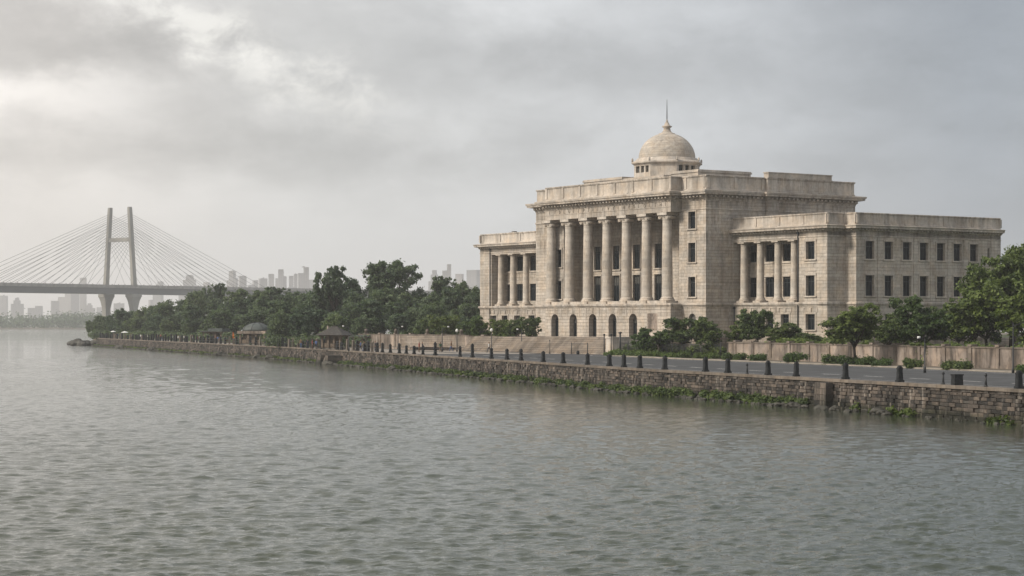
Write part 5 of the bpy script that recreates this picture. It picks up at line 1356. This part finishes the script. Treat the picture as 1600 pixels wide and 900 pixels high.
for sy_ in (-1, 1):
    b = MB(); prev = None
    zz = [43.2, 66, 90, 108, 117.5, 120.3]; ws = [2.35, 2.1, 2.0, 1.95, 1.9, 1.75]
    for (z0, w0), (z1, w1) in zip(zip(zz, ws), zip(zz[1:], ws[1:])):
        c0, c1 = sy_*leg_pos(z0), sy_*leg_pos(z1)
        A = [(-w0, c0-w0*.8, z0), (w0, c0-w0*.8, z0), (w0, c0+w0*.8, z0), (-w0, c0+w0*.8, z0)]; B = [(-w1, c1-w1*.8, z1), (w1, c1-w1*.8, z1), (w1, c1+w1*.8, z1), (-w1, c1+w1*.8, z1)]
        for i in range(4): j = (i+1) % 4; b.face([A[i], A[j], B[j], B[i]])
    b.face(B); b.build('tower_leg', M['concrete'], BR)
    p = MB(); a = [(-1, -1), (1, -1), (1, 1), (-1, 1)]
    for z0, z1, w0, w1 in ((-2, 4, 4.0, 4.0), (4, 22, 3.0, 3.1), (22, 29, 3.1, 4.3), (29, 33, 4.3, 5.6), (33, 36, 6.0, 6.0)):
        A = [(x*w0, sy_*19.8+y*w0*.85, z0) for x, y in a]; B = [(x*w1, sy_*19.8+y*w1*.85, z1) for x, y in a]
        for i in range(4): j = (i+1) % 4; p.face([A[i], A[j], B[j], B[i]])
        p.face(B)
    p.build('pier', M['concrete'], BR)
b = MB(); b.box(-1.8, 1.8, -leg_pos(89)+2.2, leg_pos(89)-2.2, 86.8, 90.6); b.build('crossbeam', M['concrete'], BR)
for sy_ in (-1, 1):
    for dr in (-1, 1):
        for k in range(15):
            z = 113.5-k*2.1; s = dr*(183-k*11.3); c = MB()
            c.tube([(dr*1.5, sy_*leg_pos(z), z), (s, sy_*19.6, 43.2)], .17, 4, cap=False); c.build('stay_cable', M['cable'], BR)
for s in (150, 215, 280, 345, 410, 480, 550, -185, -260):
    b = MB()
    for q in (-8, 8): b.box(s-1.6, s+1.6, q-2, q+2, -2, 34.5)
    b.box(s-2, s+2, -15, 15, 34.503, 36.0); b.build('approach_pier', M['concrete'], BR)

# ------------------------------------------------------------------ far shore: trees and towers
rs = np.random.RandomState(31); cs = []
for i in range(900):
    x = rs.uniform(-1150, 500); y = rs.uniform(2765, 2990); h = 9+11*rs.rand()+7*noise.noise(Vector((x*.006, 0, 0)))
    cs.append((x, y, h*.6, h*.75))
tag(link('distant_woods', blob_mesh('distant_woods', cs, 60000, 1.9, 'leafw', 12, .8)), 'hazy line of trees along the far shore of the river', 'woods', None, 'stuff')
def tower(px, ytop, Y, wpx, lab, style=0, grp='hazy towers on the far shore', ry=None):
    rr = random.Random(int(px*7+ytop)); x, y = pt(px, Y); H = CAMZ-(ytop-HZ)*Y/F; w = wpx*Y/F*.5
    r = empty('tower_block', (x, y, 0), R(rr.uniform(-28, 28)) if ry is None else ry); tag(r, lab, 'building', grp)
    b = MB(); w *= .88
    if style == 0: b.box(-w, w, -w*.8, w*.8, 0, H)
    elif style == 1: b.box(-w, w*.1, -w*.7, w*.7, 0, H*.9); b.box(w*.1, w, -w*.8, w*.8, 0, H)
    elif style == 2: b.box(-w*.45, w*.45, -w*.8, w*.8, 0, H); b.box(-w, -w*.45, -w*.6, w*.6, 0, H*.84); b.box(w*.45, w, -w*.6, w*.6, 0, H*.88)
    else: b.box(-w, w, -w*.5, w*.5, 0, H*.8); b.box(-w*.6, w*.5, -w*.4, w*.4, H*.8, H*.92); b.box(-w*.35, w*.3, -w*.3, w*.3, H*.92, H)
    b.build('facade', M['city'], r)
    if int(px) % 3: return
    b = MB(); b.box(-w*.3, w*.2, -w*.3, w*.3, H+.1, H+1.5); b.box(-w*.05, w*.3, -w*.15, w*.1, H+1.7, H+2.6); b.build('rooftop_plant', M['city'], r)
for a in ((363, 424, 3500, 17, 'tall hazy tower with stepped top just right of the bridge cables', 2), (379, 431, 3550, 12, 'lower hazy block attached right of the stepped tower'), (395, 438, 3600, 16, 'short hazy block left of the gap with a pale facade', 1), (411, 435, 3500, 14, 'short hazy block right of the pale gap', 0),
          (424, 428, 3550, 10, 'slim hazy block left of the broad twin tower', 0), (439, 421, 3450, 19, 'broad twin hazy tower above the thin topped tree', 2), (455, 431, 3600, 8, 'low hazy block between the twin tower and the tallest slab', 0), (462, 428, 3620, 6, 'narrow hazy block touching the tallest slab', 0), (474, 417.5, 3450, 18, 'tallest hazy slab left of the wood top', 1),
          (485, 437, 3700, 12, 'faint low block right of the tallest slab', 0), (679, 422, 3500, 20, 'hazy stepped block right of the tallest tree', 3), (698, 413, 3450, 15, 'tallest hazy tower between the tallest tree and the hall', 1), (718, 428, 3600, 12, 'short hazy block right of the tall tower by the hall', 0), (740, 422, 3500, 20, 'wide hazy block next to the left corner of the hall', 0),
          (297, 431, 3900, 38, 'very faint wide block seen through the right bridge cables', 3), (130, 434, 4100, 10, 'very faint thin tower seen through the left bridge cables', 0), (247, 440, 4000, 16, 'very faint block seen between right cables near the tower', 1),
          (323, 441, 3800, 10, 'faint narrow block low behind the right end of the cables', 0), (107, 459, 3400, 30, 'hazy block standing below the bridge deck left of the pier', 1), (86, 470, 3300, 14, 'low hazy block below the deck, left of the wide one', 0), (27, 466, 3350, 22, 'hazy block below the deck near the left edge', 3), (6, 462, 3500, 12, 'hazy block cut by the left edge of the picture', 0),
          (55, 478, 3250, 24, 'low wide hazy block below the deck at far left', 1), (140, 474, 3300, 20, 'low hazy block left of the left bridge pier', 3), (243, 464, 3400, 22, 'hazy flat block between the right pier and the wood', 1), (186, 474, 3300, 18, 'low hazy block seen between the two bridge piers', 0), (160, 480, 3200, 16, 'lowest hazy block beside the left bridge pier', 0)):
    a = list(a); k_ = 1.85 if a[1] > 455 else 1.55; a[2] *= k_; tower(*a)

# ------------------------------------------------------------------ roof details of the hall and birds' clutter
def roofbit(px, py, y, kind, lab):
    x = lx(px, y); z = WC+.1 if kind != 'm' else MC+.15
    b = MB(); b.box(-1.1, 1.1, -.5, .5, 0, 1.9); b.box(-.5, .3, -.3, .3, 1.903, 2.1)
    o = b.build('roof_tank', M['plinth'], None); o.parent = HALL; o.location = (x, y, z)
roofbit(804, 0, y_w+2.5, 'w', '')

# ------------------------------------------------------------------ haze
b = MB(); b.box(-12500, 12500, -500, 12500, -2.0, 124.0)
hz = b.mesh('haze', []); hm_ = bpy.data.materials.new('haze_air'); hm_.use_nodes = True
t = NT(hm_.node_tree); v = t.n('ShaderNodeVolumePrincipled', {'Color': (.95, .95, .96, 1), 'Density': HAZE_D, 'Anisotropy': .2}); o_ = t.n('ShaderNodeOutputMaterial', {'Volume': v})
hz.materials.append(hm_); o = link('haze', hz); tag(o, 'pale river haze', 'haze', None, 'stuff')
